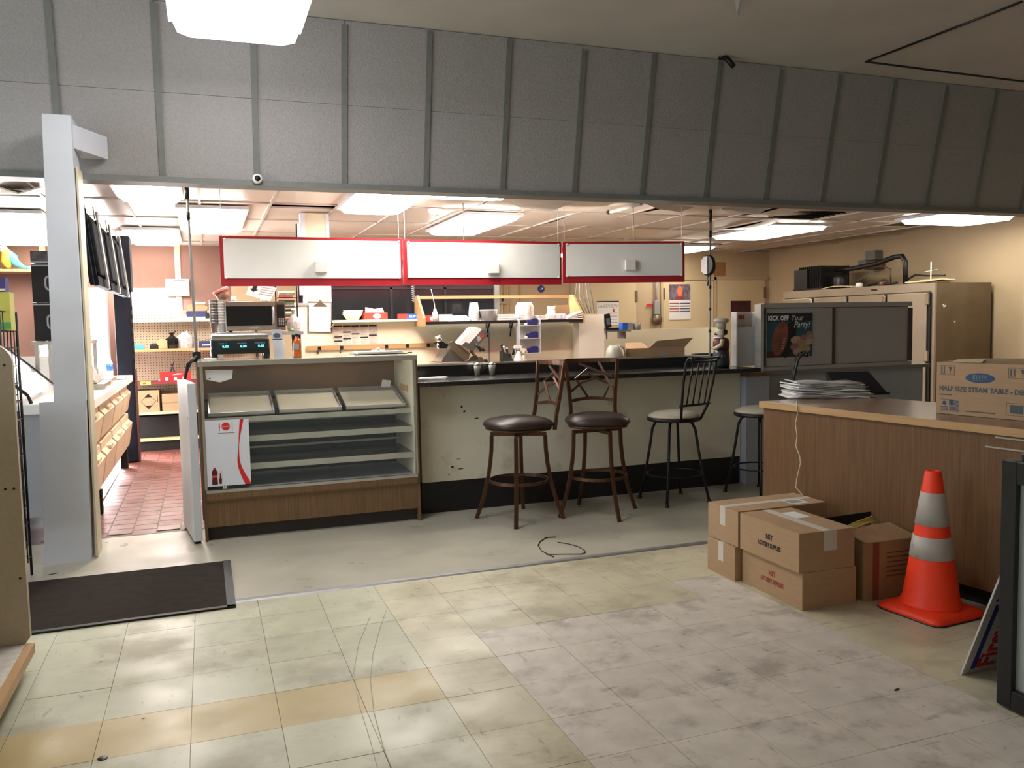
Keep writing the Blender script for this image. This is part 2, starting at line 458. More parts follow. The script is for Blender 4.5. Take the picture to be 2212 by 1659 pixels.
for x0, x1, y0, y1, lb in (
        (1.19, 1.79, 6.76, 7.92, 'lit ceiling light just right of the dark ceiling slot'),
        (2.46, 3.06, 7.96, 9.6, 'lit ceiling light above the middle of the red framed sign'),
        (6.22, 7.02, 8.1, 9.5, 'long lit ceiling light to the right of the second pole'),
        (7.42, 8.5, 6.84, 7.55, 'lit ceiling light at the far right under the panelled wall'),
        (-.20, .42, 8.05, 9.9, 'lit ceiling light behind the top of the first thin pole'),
        (6.62, 7.2, 10.7, 11.6, 'lit ceiling light by the right end of the red framed sign'),
        (-.62, -.12, 6.76, 7.6, 'lit ceiling light between the white post and the first pole'),
        (1.7, 2.45, 6.67, 6.85, 'added fill strip light hidden behind the panelled wall over the bar'),  # added lamp out of sight, puts more light on the partition
        (-.80, -.22, 9.9, 11.4, 'lit ceiling light over the gondola behind the aisle'),
        (-2.3, -1.35, 8.7, 11.6, 'large lit ceiling light at the left edge behind the white post')):
    wrap_light(x0, x1, y0, y1, zl, lb, m_lampd if x0 > 5 or x0 < -.5 else m_lampw, drop=.065)
# smoke detector
t = thing('smoke_detector', 'small round white smoke detector on the kitchen ceiling', 'smoke detector', FL(941, 452, ZC - .01))
MB().lathe([(.075, 0), (.075, -.02), (.05, -.045), (.03, -.055), (0, -.055)], 20).build('housing', m_plast, t)
MB().lathe([(.018, -.055), (.016, -.064), (0, -.064)], 12).build('sensor', m_tbar, t)
# dome camera under the upper wall
p = P(556, 386, 6.44)
t = thing('security_camera', 'small white round security camera on the bottom trim of the panelled wall', 'camera', p)
MB().at(rx=math.pi / 2).lathe([(.034, -.03), (.036, .0), (.030, .016), (.02, .018)], 20).build('body', m_plast, t)
MB().at(rx=math.pi / 2).lathe([(.021, .014), (.021, .019), (0, .024)], 16).build('lens', m_blk, t)
# black bullet camera high on the wall with its cable
p = P(1560, 122, 6.2)
t = thing('security_camera', 'black bullet security camera at the top of the panelled wall', 'camera', p)
MB().lathe([(.03, -.02), (.034, 0), (.03, .02), (0, .028)], 14).build('mount', m_blk, t)
MB().tube([(0, -.02, 0), (.035, -.05, -.05), (.062, -.075, -.10)], [.022, .024, .022], 10).build('barrel', m_blkm, t)
MB().tube([(0, 0, 0), (-.07, .01, .01), (-.15, .02, .016), (-.19, .03, .05)], .006, 6).build('cable', m_blk, t)
# peeling ceiling paper
o = single('paint_flake', MB().prism([FL(1587, -6, ZF), FL(1600, -6, ZF), FL(1597, 20, ZF) - Vector((0, 0, .05)), FL(1592, 14, ZF) - Vector((0, 0, .05))], (0, .002, .001)), white, 'pale flake of paint hanging off the front ceiling', 'paint flake')
# thin poles
def pole(name, px0, px1, lb, Yp, zb):
    b = P(*px1, Yp); a = P(*px0, Yp)
    t = thing(name, lb, 'pole', b, 0, 'thin poles under the panelled wall')
    d = a - b
    d = d * ((ZC - b.z - .005) / d.z)
    MB().tube([(0, 0, zb - b.z), (0, 0, 0), d], .011, 10).build('shaft', m_laminate, t)
    MB().tube([d * .92, d], .017, 10).build('sleeve', m_blkm, t)
    MB().tube([d * .80, d * .845], .015, 10).build('collar', m_blkm, t)
    return t, d
t, d = pole('thin_pole', (403, 402), (425, 768), 'thin grey pole rising behind the display case to the kitchen ceiling', 6.95, 0)
MB().box(-.03, .03, -.03, .03, -.05, .03).build('foot', m_blkm, t)
for k in range(2):
    MB().tube([(0, -.03, 0), (-.05 - .02 * k, -.06, -.06), (-.09, -.07, -.16), (-.10 - .01 * k, -.08, -.30), (-.085, -.08, -.42)], .012 if k else .008, 6).build('strap', m_blk, t)
t, d = pole('thin_pole', (1535, 447), (1533, 765), 'thin banded pole rising behind the black bar to the kitchen ceiling', 7.17, 0)
for q in (.15, .3, .45, .55, .66, .9):
    MB().tube([d * q, d * (q + .02)], .0135, 8).build('band', m_blk, t)
# ================================================================== BAR, DISPLAY CASE, STOOLS
# the bar
t = thing('bar_counter', 'long cream bar counter with a black laminate top and black base', 'counter', (1.56, 6.40, 0))
B(0, 2.97, 0, .12, .25, 1.02).build('front_panel', mat('grey_cream_panel', (216, 211, 192), .5, var=.05, scale=1.5, stain=[((120, 112, 96), 2.4, .6, .35, (1, 1, 1)), ((50, 46, 42), 18, .70, .7, (1, 1, .5))]), t)
B(0, 2.97, .01, .5, 0, .25).build('base', m_darkk, t)
B(-.06, 3.06, -.19, .44, 1.022, 1.061, .012).build('bar_top', m_bar, t)
B(-.04, 2.92, .44, .72, 1.0, 1.155, .004).build('upstand', m_bar, t)
B(-.04, 2.92, .43, .445, 1.150, 1.162).build('upstand_edge', m_alu, t)
B(0, 2.97, .12, .55, .25, 1.02).build('carcass', m_laminate, t)
m = MB()
for x, z, w, h in ((.34, .84, .022, .03), (.36, .80, .03, .02), (.46, .74, .05, .012), (.30, .42, .05, .006), (.25, .36, .03, .02), (.32, .34, .06, .012), (.22, .30, .02, .01)):
    m.prism([(x + w * a_ * random.uniform(.6, 1.), -.0012, z + h * b_ * random.uniform(.6, 1.)) for a_, b_ in ((-.5, -.2), (-.1, -.5), (.4, -.3), (.5, .2), (.1, .5), (-.3, .4))], (0, .0011, 0))
o = m.build('scuff_mark', m_ink, t); o['kind'] = 'stuff'

# the glazed display case
cx, cy = -.06, 6.20
t = thing('display_case', 'glazed bakery display case with woodgrain front left of the bar', 'display case', (cx, cy, 0))
w, dp, ht = 1.555, .70, 1.27
B(0, .02, 0, dp, .0, ht - .02).build('side_panel', m_woodc, t)
B(w - .02, w, 0, dp, .0, ht - .02).build('side_panel', m_woodc, t)
B(.021, .03, .03, dp - .02, .36, ht - .03).build('side_lining', m_creamw, t)
B(w - .03, w - .021, .03, dp - .02, .36, ht - .03).build('side_lining', m_creamw, t)
B(.021, w - .021, .05, .08, .005, .105).build('kick_board', mat('dark_brown_kick', (40, 34, 32), .5), t)
B(.021, w - .021, .0, .03, .10, .29).build('front_panel', m_woodc, t)
MB().prism([(.021, .03, .285), (.021, -.012, .285), (.021, -.02, .30), (.021, -.02, .345), (.021, .03, .345)], (w - .042, 0, 0)).build('bumper_rail', m_woodc, t)
B(.021, w - .021, -.022, .012, .345, .366).build('sill_strip', m_alu, t)
for x in (.012, w - .028):
    B(x, x + .016, -.004, .012, .366, ht - .03).build('corner_strip', m_alu, t)
B(.0, w, -.012, dp, ht - .02, ht, .003).build('top', mat('grey_green_glass', (176, 184, 168), .12, var=.03, alpha=.45), t)
B(.0, w, -.016, -.011, ht - .034, ht + .001).build('top_edge_strip', m_alu, t)
B(.03, w - .03, dp - .02, dp - .005, .86, ht - .02).build('back_panel', mat('brown_hardboard', (140, 104, 70), .6, var=.08, scale=2), t)
B(.03, w - .03, dp - .02, dp - .005, .36, .86).build('back_panel', m_blkm, t)
B(.021, w - .021, .03, dp - .02, .345, .36).build('deck', m_laminate2, t)
m_edgew = mat('shelf_edge_cream', (168, 166, 148), .4)
for z, y0 in ((.515, .05), (.715, .05)):
    B(.03, w - .03, y0, dp - .14, z, z + .012).build('shelf', mat('dark_grey_shelf', (44, 46, 46), .2, var=.06), t)
    B(.03, w - .03, y0 - .012, y0, z - .028, z + .014).build('shelf_edge', m_edgew, t)
    B(.03, w - .03, dp - .13, dp - .11, z + .05, z + .066).build('rear_rail', m_alu, t)
B(.03, w - .03, .10, .115, .825, .86).build('tray_rail', m_edgew, t)
B(.03, w - .03, .55, .565, .945, .965).build('tray_rail', m_blkm, t)
B(w * .62, w * .64, dp - .11, dp - .09, .37, .85).build('mullion', m_blkm, t)
g = B(.028, w - .028, -.0015, .0045, .366, ht - .034).build('glass_pane', m_glass('case_glass', (170, 180, 180), .05, .02), t)
B(w - .036, w - .0305, .20, .46, .98, 1.03).build('masking_tape', m_oak, t)
# sheet pans
for k, lb in enumerate(('aluminium sheet pan with pale liner, left of three in the case', 'aluminium sheet pan with pale liner, middle of three in the case', 'aluminium sheet pan with pale liner, right of three in the case')):
    x = cx + .05 + .488 * k + .235
    q = thing('sheet_pan', lb, 'tray', (x, cy + .135, .868), 0, 'sheet pans in the display case', rx=math.radians(14.2))
    hw, l, h = .228, .46, .028
    m = MB(); m.box(-hw, hw, 0, l, 0, .004)
    for a in ((-hw, -hw + .004, 0, l), (hw - .004, hw, 0, l), (-hw, hw, 0, .004), (-hw, hw, l - .004, l)): m.box(*a, 0, h)
    m.build('pan', m_alu, q)
    B(-hw + .012, hw - .012, .012, l - .05, .0045, .007).build('liner', mat('parchment_liner', (216, 206, 182), .6, var=.04), q)
# folded white card hanging inside, small tag at the right
q = thing('paper_scoop', 'white folded paper card behind the glass at the upper left of the case', 'card', P(445, 803, 6.22))
a = [P(x, y, 6.22) - q.location for x, y in ((443, 801), (503, 799), (501, 818), (475, 826), (445, 820))]
MB().prism(a, (0, .03, 0)).build('card', m_paper, q)
MB().prism([P(x, y, 6.218) - q.location for x, y in ((451, 817), (455, 816.5), (455, 819), (451, 819))], (0, .001, 0)).build('print', m_ink, q)
q = single('price_tag', MB().prism([P(x, y, 6.72) for x, y in ((826, 820), (845, 822), (842, 836), (823, 836))], (0, .004, 0)), m_paper, 'small white price tag standing behind the right sheet pan', 'price tag')
# drink notice on the glass
nt = thing('notice_board', 'white soft drink notice with red ribbon on the case glass', 'sign', (cx + .03, cy - .012, .392))
nw, nh = .292, .465
B(0, nw, 0, .006, 0, nh).build('board', mat('white_notice', (214, 216, 222), .35, var=.02), nt)
rib = []
for k in range(13):
    u = k / 12
    rib.append((u, .235 - .022 * math.sin(u * 3.1) * 1.1 + (.0 if u < .5 else 0), .026 * abs(math.cos(u * 2.6)) + .003))
m = MB(); L_, R_ = [], []
for k in range(17):
    u = k / 16.                                     # 0 top .. 1 bottom
    cxr = .245 - .012 * u * 2 - .018 * math.sin(math.pi * u) + max(0, u - .62) ** 1.6 * .26
    hwid = .0125 * (1 - u / .42) if u < .38 else .0012 + .021 * min(1, (u - .38) / .6) ** 1.2
    hwid = max(hwid, .002)
    z = nh * (1 - u)
    L_.append((max(.0, cxr - hwid), z)); R_.append((min(nw, cxr + hwid), z))
for k in range(16):
    m.prism([(L_[k][0], -.0012, L_[k][1]), (R_[k][0], -.0012, R_[k][1]), (R_[k + 1][0], -.0012, R_[k + 1][1]), (L_[k + 1][0], -.0012, L_[k + 1][1])], (0, .0011, 0))
m.build('red_ribbon', m_redp, nt)
disc(MB(), (.137, -.0005, nh - .045), (1, 0, 0), (0, 0, 1), .028, .028, .0008, 28).build('red_disc', m_redp, nt)
text('Coca-Cola', .0125, m_paper, nt, (.137, -.0018, nh - .045), shear=.35, name='lettering')
m = MB()
m.box(.093, .0965, -.0014, 0, nh - .075, nh - .046)
for k in range(3): m.box(.0905 + .0035 * k, .0918 + .0035 * k, -.0014, 0, nh - .046, nh - .022)
m.box(.0905, .0988, -.0014, 0, nh - .05, nh - .044)
m.build('printed_fork', m_redi, nt)
B(.178, .1815, -.0014, 0, nh - .075, nh - .02).build('printed_knife', m_redi, nt)
text('makes it go together', .0125, m_redi, nt, (.137, -.0012, nh - .09), name='lettering') if False else B(.083, .195, -.0012, 0, nh - .0925, nh - .0895).build('printed_line', m_redi, nt)
dkr = mat('cola_brown', (84, 16, 20), .35)
m = MB()
prof = [(.0, 0), (.017, 0), (.0195, .006), (.0185, .03), (.0165, .048), (.018, .055), (.0185, .078), (.018, .09), (.012, .104), (.0075, .11), (.0075, .122), (0, .122)]
m.prism([(.050 + r_, -.0014, .012 + z_) for r_, z_ in prof[1:]] + [(.050 - r_, -.0014, .012 + z_) for r_, z_ in prof[1:][::-1]], (0, .0012, 0))
m.build('printed_bottle', dkr, nt)
B(.032, .068, -.0018, -.0014, .062, .078).build('printed_label', m_redp, nt)
text('Coca-Cola', .0075, m_paper, nt, (.050, -.0022, .070), shear=.35)
B(.042, .058, -.0018, -.0014, .124, .132).build('printed_cap', m_redp, nt)
m = MB(); m.prism([(.077, -.0014, .016), (.099, -.0014, .016), (.103, -.0014, .106), (.073, -.0014, .106)], (0, .0008, 0)); m.build('printed_glass', mat('glass_print', (206, 198, 200), .4), nt)
m = MB(); m.prism([(.079, -.0018, .016), (.095, -.0018, .016), (.097, -.0018, .05), (.092, -.0018, .06), (.090, -.0018, .092), (.085, -.0018, .092), (.083, -.0018, .06), (.078, -.0018, .05)], (0, .0004, 0)); m.build('printed_bottle', dkr, nt)
for x in (.10, .115): B(x, x + .011, -.004, .008, -.022, .004).build('clip', m_chrome, nt)
# low white gate panel left of the case
t = thing('gate_panel', 'white waist high gate panel standing left of the display case', 'gate', (-.078, 6.16, 0), math.radians(7.8))
B(-.055, 0, 0, .60, .02, 1.125, .004).build('panel', white, t)
B(-.047, -.008, .02, .58, 0, .02).build('foot', m_blkm, t)
MB().tube([(-.056, .05, .88), (-.061, .05, .88)], .008, 8).build('screw', m_alu, t)

# ---------- stools
m_brown = mat('bronze_brown_metal', (92, 62, 44), .42, metal=.55, var=.18, scale=8)
m_leather = mat('dark_brown_leather', (48, 36, 32), .42, var=.2, scale=5, bump=.12)
m_cushion = mat('cream_vinyl_cushion', (176, 168, 152), .5, var=.05)

def arc_leg(ang, top, bot, z0, z1, n=7):
    pts = []
    for k in range(n):
        u = k / (n - 1); r = top + (bot - top) * (u ** 2.0)
        pts.append((r * math.cos(ang), r * math.sin(ang), z0 + (z1 - z0) * u))
    return pts
def brown_stool(loc, rz_leg, rz_seat, label):
    t = thing('bar_stool', label, 'stool', loc, 0, 'bar stools along the counter')
    for k in range(4):
        a = rz_leg + math.pi / 4 + k * math.pi / 2
        MB().tube(arc_leg(a, .205, .335, .645, 0.0), 0, flat=(.020, .026)).build('leg', m_brown, t)
    MB().at(0, 0, .30).ring(.225, .01, 0, 32, flat=(.010, .024)).build('foot_ring', m_brown, t)
    m = MB().at(0, 0, .655, rz_leg + math.pi / 4)
    m.box(-.215, .215, -.012, .012, -.014, .012); m.box(-.012, .012, -.215, .215, -.014, .012)
    m.build('top_bar', m_brown, t)
    MB().at(0, 0, .667, rz_leg).box(-.09, .09, -.09, .09, 0, .024).build('swivel_plate', m_blkm, t)
    MB().at(0, 0, .691, rz_seat).lathe([(.0, 0), (.226, 0), (.232, .01), (.226, .02), (0, .02)], 32, sq=3.2).build('seat_frame', m_brown, t)
    MB().at(0, 0, .708, rz_seat).lathe([(.215, 0), (.238, .006), (.246, .018), (.246, .030), (.238, .044), (.20, .066), (.12, .082), (0, .088)], 36, sq=3.0).build('seat', m_leather, t)
    MB().at(0, 0, .722, rz_seat).lathe([(.240, 0), (.249, .004), (.240, .009)], 36, sq=3.0).build('seat_welt', m_leather, t)
    R = Matrix.Rotation(rz_seat, 4, 'Z')
    def q(x, z): # back plane, leaning away; local +Y is the front
        return R @ Vector((x, -.215 - (z - .70) * .17 - .05 * (1 - (x / .2) ** 2) * (1 if z > .8 else .4), z))
    for s in (-1, 1):
        MB().tube([q(s * .185, .69), q(s * .178, .80), q(s * .187, .95), q(s * .205, 1.10), q(s * .212, 1.19)], 0, flat=(.020, .026)).build('back_post', m_brown, t)
    MB().tube([q(-.212 + .424 * k / 8, 1.185 + .0 * k) for k in range(9)], 0, flat=(.014, .034)).build('top_rail', m_brown, t)
    MB().tube([q(-.18 + .36 * k / 8, .86 + .02 * math.sin(k / 8 * math.pi)) for k in range(9)], 0, flat=(.014, .024)).build('bottom_rail', m_brown, t)
    for pts in (((-.19, .90), (-.06, 1.18)), ((-.09, .87), (-.15, .99), (.02, 1.07)), ((-.17, 1.05), (.10, 1.16)), ((.02, 1.12), (.13, 1.04), (.02, .87)), ((-.05, 1.045), (.09, 1.0)), ((.09, 1.0), (.18, .93))):
        MB().tube([q(*a) for a in pts], 0, flat=(.012, .016)).build('back_bar', m_brown, t)
    return t
brown_stool((2.21, 5.95, 0), math.radians(19.6), math.atan2(-.1, -1) - math.pi / 2, 'brown metal bar stool with leather seat turned to the left, nearest the display case')
brown_stool((2.835, 5.865, 0), math.radians(-42.6), math.atan2(-.94, -.30) - math.pi / 2, 'brown metal bar stool with leather seat and open back facing the room')
def black_stool(loc, rz_leg, rz_seat, label):
    t = thing('bar_stool', label, 'stool', loc, 0, 'bar stools along the counter')
    for k in range(4):
        a = rz_leg + math.pi / 4 + k * math.pi / 2
        c, s = math.cos(a), math.sin(a)
        pts = [(.02 * c, .02 * s, .668), (.10 * c, .10 * s, .668), (.15 * c, .15 * s, .655), (.178 * c, .178 * s, .60), (.20 * c, .20 * s, .45), (.24 * c, .24 * s, .22), (.29 * c, .29 * s, .012)]
        lg = MB().tube(pts, .0115, 8).build('leg', m_blkm, t)
        MB().at(.29 * c, .29 * s, 0).lathe([(.018, 0), (.018, .02), (.012, .028)], 10).build('foot_cap', m_blk, lg)
    MB().at(0, 0, .23).ring(.225, .007, 0, 32).build('foot_ring', m_blkm, t)
    MB().at(0, 0, .672).lathe([(0, 0), (.215, 0), (.222, .012), (.215, .028), (0, .028)], 32).build('seat_frame', m_blkm, t)
    MB().at(0, 0, .70).lathe([(.205, 0), (.212, .010), (.20, .026), (.15, .046), (.08, .056), (0, .058)], 32).build('seat', m_cushion, t)
    R = Matrix.Rotation(rz_seat, 4, 'Z')
    def q(x, z, o=0): return R @ Vector((x, -.205 - max(0, z - .70) * .20 - o, z))
    for s in (-1, 1):
        MB().tube([q(s * .115, .685, -.02), q(s * .155, .80), q(s * .178, 1.0), q(s * .18, 1.16), q(s * .182, 1.195, .02), q(s * .184, 1.20, .05)], .0105, 8).build('back_post', m_blkm, t)
        p = q(s * .184, 1.195, .06); MB().at(p.x, p.y, p.z).lathe([(0, -.020), (.016, -.012), (.020, 0), (.016, .012), (0, .020)], 10).build('finial', m_blkm, t)
    for z in (1.165, .815):
        MB().tube([q(-.178, z), q(0, z, .012), q(.178, z)], .0095, 8).build('back_rail', m_blkm, t)
    MB().tube([q(-.182, 1.195, .02), q(0, 1.19, .02), q(.182, 1.195, .02)], .009, 8).build('back_rail', m_blkm, t)
    for k in range(4):
        x = -.107 + k * .0713
        MB().tube([q(x, .815, .006), q(x, 1.165, .006)], .006, 6).build('spindle', m_blkm, t)
    return t
black_stool((3.61, 6.02, 0), math.radians(3), math.atan2(.957, -.29) - math.pi / 2, 'black metal bar stool with cream seat and spindle back')
black_stool((4.42, 5.96, 0), math.radians(10), math.atan2(.595, -.80) - math.pi / 2, 'black metal bar stool with cream seat half hidden by the wooden counter')

# ---------- things on the case
zt = 1.27
c = P(519, 766, 6.6)
t = thing('deli_scale', 'black deli scale with green digits on the display case', 'scale', (c.x, 6.62, zt))
for sx in (-1, 1):
    for sy in (-1, 1): MB().at(sx * .185, sy * .12, 0).lathe([(.02, 0), (.024, .03), (.022, .065)], 12).build('foot', m_blk, t)
MB().prism([(-.205, -.15, .04), (-.205, -.155, .075), (-.205, -.135, .145), (-.205, .15, .145), (-.205, .15, .04)], (.41, 0, 0)).build('body', m_blk, t)
MB().prism([(-.195, -.157, .07), (-.195, -.138, .138), (-.195, -.136, .138), (-.195, -.155, .07)], (.39, 0, 0)).build('display_panel', mat('dark_green_display', (6, 22, 26), .2), t)
B(-.2, .2, -.145, .16, .15, .185, .008).build('platter', m_steel, t)
m_dig = mat('green_digits', (60, 220, 210), .5, emit=((.10, .75, .70), 1.2))
ya = Vector((0, .02, .068)).normalized()
for x, s_ in ((-.105, '0.00'), (.02, '0.00'), (.145, '0.00')):
    text(s_, .026, m_dig, t, (x, -.1515, .095), ya=ya, bold=.0006)
m_lab = mat('grey_print_light', (150, 155, 160), .6)
for x, s_ in ((-.125, 'WEIGHT  LB'), (.01, 'UNIT PRICE $'), (.135, 'TOTAL PRICE $')): text(s_, .011, m_lab, t, (x, -.147, .117), ya=ya)
c = P(604, 772, 6.42)
t = thing('card_holder', 'clear acrylic holder with a folded grey card beside the scale', 'holder', (c.x, c.y + .02, zt))
B(-.038, .042, 0, .004, .0, .135).build('front_pane', m_glass('acrylic', (228, 230, 236), .35, .1), t)
B(-.038, .042, .03, .034, .0, .16).build('back_pane', m_glass('acrylic'), t)
B(-.038, .042, 0, .034, .0, .004).build('base', m_glass('acrylic'), t)
MB().prism([(-.036, .012, .01), (.036, .012, .01), (.025, .02, .215), (-.05, .02, .215)], (0, .003, 0)).build('card', mat('light_grey_card', (190, 190, 196), .6), t)
disc(MB(), (-.012, .0155, .17), (1, 0, 0), (0, 0, 1), .026, .017, .002).build('printed_emblem', mat('dark_grey_print', (84, 86, 96), .6), t)
B(-.045, .026, .0135, .016, .138, .143).build('printed_bar', m_ink, t)
B(-.03, .02, .0105, .012, .05, .07).build('printed_words', mat('pink_print', (190, 130, 140), .6), t)
c = P(643, 771, 6.42)
t = thing('juice_bottle', 'small bottle of amber drink with grey label on the display case', 'bottle', (c.x, c.y + .02, zt))
MB().lathe([(.0, 0), (.027, 0), (.03, .008), (.03, .055), (.027, .062), (.03, .070), (.03, .105), (.026, .125), (.018, .140), (.013, .150), (.013, .158)], 18, sq=4).build('body', mat('amber_liquid', (196, 98, 34), .12, var=.25, scale=20), t)
MB().at(0, 0, .158).lathe([(.015, 0), (.016, .018), (.013, .022), (0, .022)], 16).build('cap', m_blkm, t)
B(-.0305, .012, -.0325, -.0300, .06, .105).build('label', m_laminate2, t)
c = P(820, 762, 6.68)
t = thing('clipboard', 'flat clipboard of papers lying on the right of the display case', 'clipboard', (c.x, c.y, zt))
B(-.22, .20, -.12, .16, 0, .006).build('board', m_blkm, t)
B(-.19, .17, -.09, .15, .007, .022).build('paper_stack', m_paper, t)
B(-.06, .05, .03, .07, .022, .032, .004).build('clip', m_chrome, t)
MB().tube([(-.03, .05, .032), (.0, .05, .05), (.03, .05, .034)], .005, 6).build('clip_lever', m_chrome, t)
B(.205, .24, -.11, -.09, .002, .012).build('pen', m_blk, t)
c = P(452, 770, 6.45)
single('paper_pad', B(-.035, .05, -.03, .05, 0, .016), m_paper, 'small white pad of paper at the left edge of the display case', 'paper', (c.x, 6.45, zt))

# ---------- things on the bar
for px, lb in (((1031, 803), 'small steel shaker with white lid on the bar, left of two'), ((1063, 802), 'small glass shaker with white lid on the bar, right of two')):
    c = P(*px, 6.74)
    t = thing('shaker', lb, 'shaker', (c.x, 6.74, 1.062), 0, 'shakers on the bar')
    MB().lathe([(0, 0), (.022, 0), (.026, .05), (.03, .085), (0, .085)], 16).build('body', mat('cloudy_glass', (150, 146, 138), .25), t)
    MB().lathe([(.030, .085), (.030, .094), (.02, .106), (0, .108)], 16).build('lid', m_chrome, t)
c = P(925, 808, 6.5)
t = thing('paper_stack', 'small stack of white paper at the left end of the bar top', 'paper', (c.x + .03, 6.5, 1.062))
B(-.10, .10, -.06, .06, 0, .010).build('sheet', m_paper, t); B(-.09, .12, -.05, .05, .010, .016).build('sheet', m_paper, t)
# chef statue
c = P(1558, 788, 6.5)
t = thing('chef_statue', 'painted chef figurine in red jacket and tall white hat on the bar', 'figurine', (c.x, 6.5, 1.062), math.radians(-112))
m_face = mat('pale_painted_plaster', (190, 176, 152), .5); m_jack = mat('dark_red_jacket', (84, 26, 34), .5); m_dkg = mat('dark_green_trousers', (26, 40, 44), .5)
MB().lathe([(0, 0), (.072, 0), (.078, .03), (.075, .10), (.07, .14), (.066, .16)], 20, sx=.9, sy=1).build('trousers', m_dkg, t)
MB().lathe([(.067, .155), (.074, .19), (.075, .225), (.066, .255), (.04, .272), (.022, .278)], 20, sx=.9, sy=1).build('jacket', m_jack, t)
MB().at(0, -.035, .02).lathe([(0, 0), (.05, 0), (.052, .08), (.05, .14), (.03, .155), (0, .158)], 16, sx=1, sy=.62).build('apron', mat('white_apron', (180, 184, 176), .5), t)
for s in (-1, 1):
    MB().tube([(s * .062, 0, .25), (s * .078, -.015, .205), (s * .05, -.06, .175), (s * .012, -.075, .175)], [.020, .021, .018, .013], 10).build('arm', mat('cream_sleeve', (170, 158, 130), .5), t)
MB().at(0, -.02, .262).lathe([(.045, 0), (.05, .008), (.03, .018)], 16).build('neckerchief', white, t)
MB().at(0, -.005, .275).lathe([(.022, 0), (.038, .012), (.045, .035), (.044, .06), (.036, .082), (0, .09)], 18, sx=.92, sy=1).build('head', m_face, t)
MB().tube([(0, -.045, .318), (0, -.062, .304), (0, -.046, .298)], [.006, .009, .006], 8).build('nose', m_face, t)
MB().tube([(-.028, -.044, .296), (0, -.056, .299), (.028, -.044, .296)], [.004, .008, .004], 8).build('moustache', m_blk, t)
for s in (-1, 1):
    MB().at(s * .016, -.043, .322).lathe([(0, -.004), (.005, 0), (0, .004)], 8).build('eye', m_blk, t)
    MB().at(s * .041, .0, .312).lathe([(0, -.012), (.008, 0), (0, .012)], 8).build('ear', m_face, t)
MB().at(0, .018, .29).lathe([(0, 0), (.034, .004), (.042, .03), (.036, .05), (0, .052)], 14).build('hair', m_blk, t)
MB().at(0, 0, .345).lathe([(.042, 0), (.043, .05), (.046, .056), (.066, .066), (.070, .082), (.06, .096), (.03, .102), (0, .102)], 20).build('hat', mat('off_white_hat', (168, 164, 152), .6), t)
# acrylic brochure holder
a, b = FL(1591, 792, 1.061), FL(1643, 789, 1.061)
t = thing('brochure_holder', 'tall clear acrylic brochure holder with white sheets at the bar end', 'holder', (a.x, a.y, 1.062), math.atan2(b.y - a.y, b.x - a.x))
w = min((b - a).length, .27); hh = .50
for x in (0, w - .02): B(x, x + .02, 0, .07, 0, hh, .003).build('side_wall', mat('frosted_acrylic', (206, 204, 204), .3, alpha=.8), t)
B(.02, w - .02, .062, .068, 0, hh).build('back_wall', mat('frosted_acrylic'), t)
B(.02, w - .02, 0, .07, 0, .006).build('base', mat('frosted_acrylic'), t)
B(.02, w - .02, .006, .010, 0, .36).build('front_pane', m_glass('acrylic'), t)
m_grp = mat('grey_print_mid', (150, 148, 152), .7)
s1 = B(.03, w - .035, .052, .056, .01, hh - .02).build('sheet', mat('pinkish_sheet', (180, 166, 158), .6), t)
B(.05, .15, .050, .0515, hh - .07, hh - .03).build('printed_block', m_redi, s1)
for k in range(4): B(.05, .18, .050, .0515, hh - .13 - .018 * k, hh - .125 - .018 * k).build('printed_line', m_grp, s1)
s2 = B(.03, w - .11, .03, .034, .01, .345).build('sheet', m_paper, t)
B(.05, .13, .028, .0295, .255, .275).build('printed_block', m_grp, s2); B(.06, .12, .028, .0295, .17, .205).build('printed_block', m_grp, s2)
s3 = B(.12, w - .03, .02, .024, .01, .25).build('sheet', mat('pale_sheet', (198, 194, 194), .6), t)
B(.15, w - .04, .018, .0195, .19, .205).build('printed_block', mat('dark_grey_print'), s3)
# round clock on the second pole
c = P(1530, 573, 7.10)
t = thing('round_clock', 'white round clock with black rim seen edge on beside the second pole', 'clock', (c.x, c.y, c.z), math.radians(-86))
MB().at(rx=math.pi / 2).lathe([(.0, -.02), (.098, -.02), (.102, 0), (.098, .02), (.09, .022)], 28).build('rim', m_blkm, t)
MB().at(rx=math.pi / 2).lathe([(.0, .0), (.09, .0), (.088, .014), (0, .016)], 28).build('face', m_plast, t)
MB().prism([(-.088, -.022, -.05), (-.03, -.03, -.085), (.02, -.03, -.085), (.02, -.03, .085), (-.03, -.03, .085), (-.088, -.022, .05)], (0, .02, 0)).build('housing', white, t)
MB().tube([(0, 0, -.1), (-.01, 0, -.13), (.0, 0, -.16), (-.012, 0, -.2)], [.008, .004, .01, .006], 6).build('cord', m_blk, t)
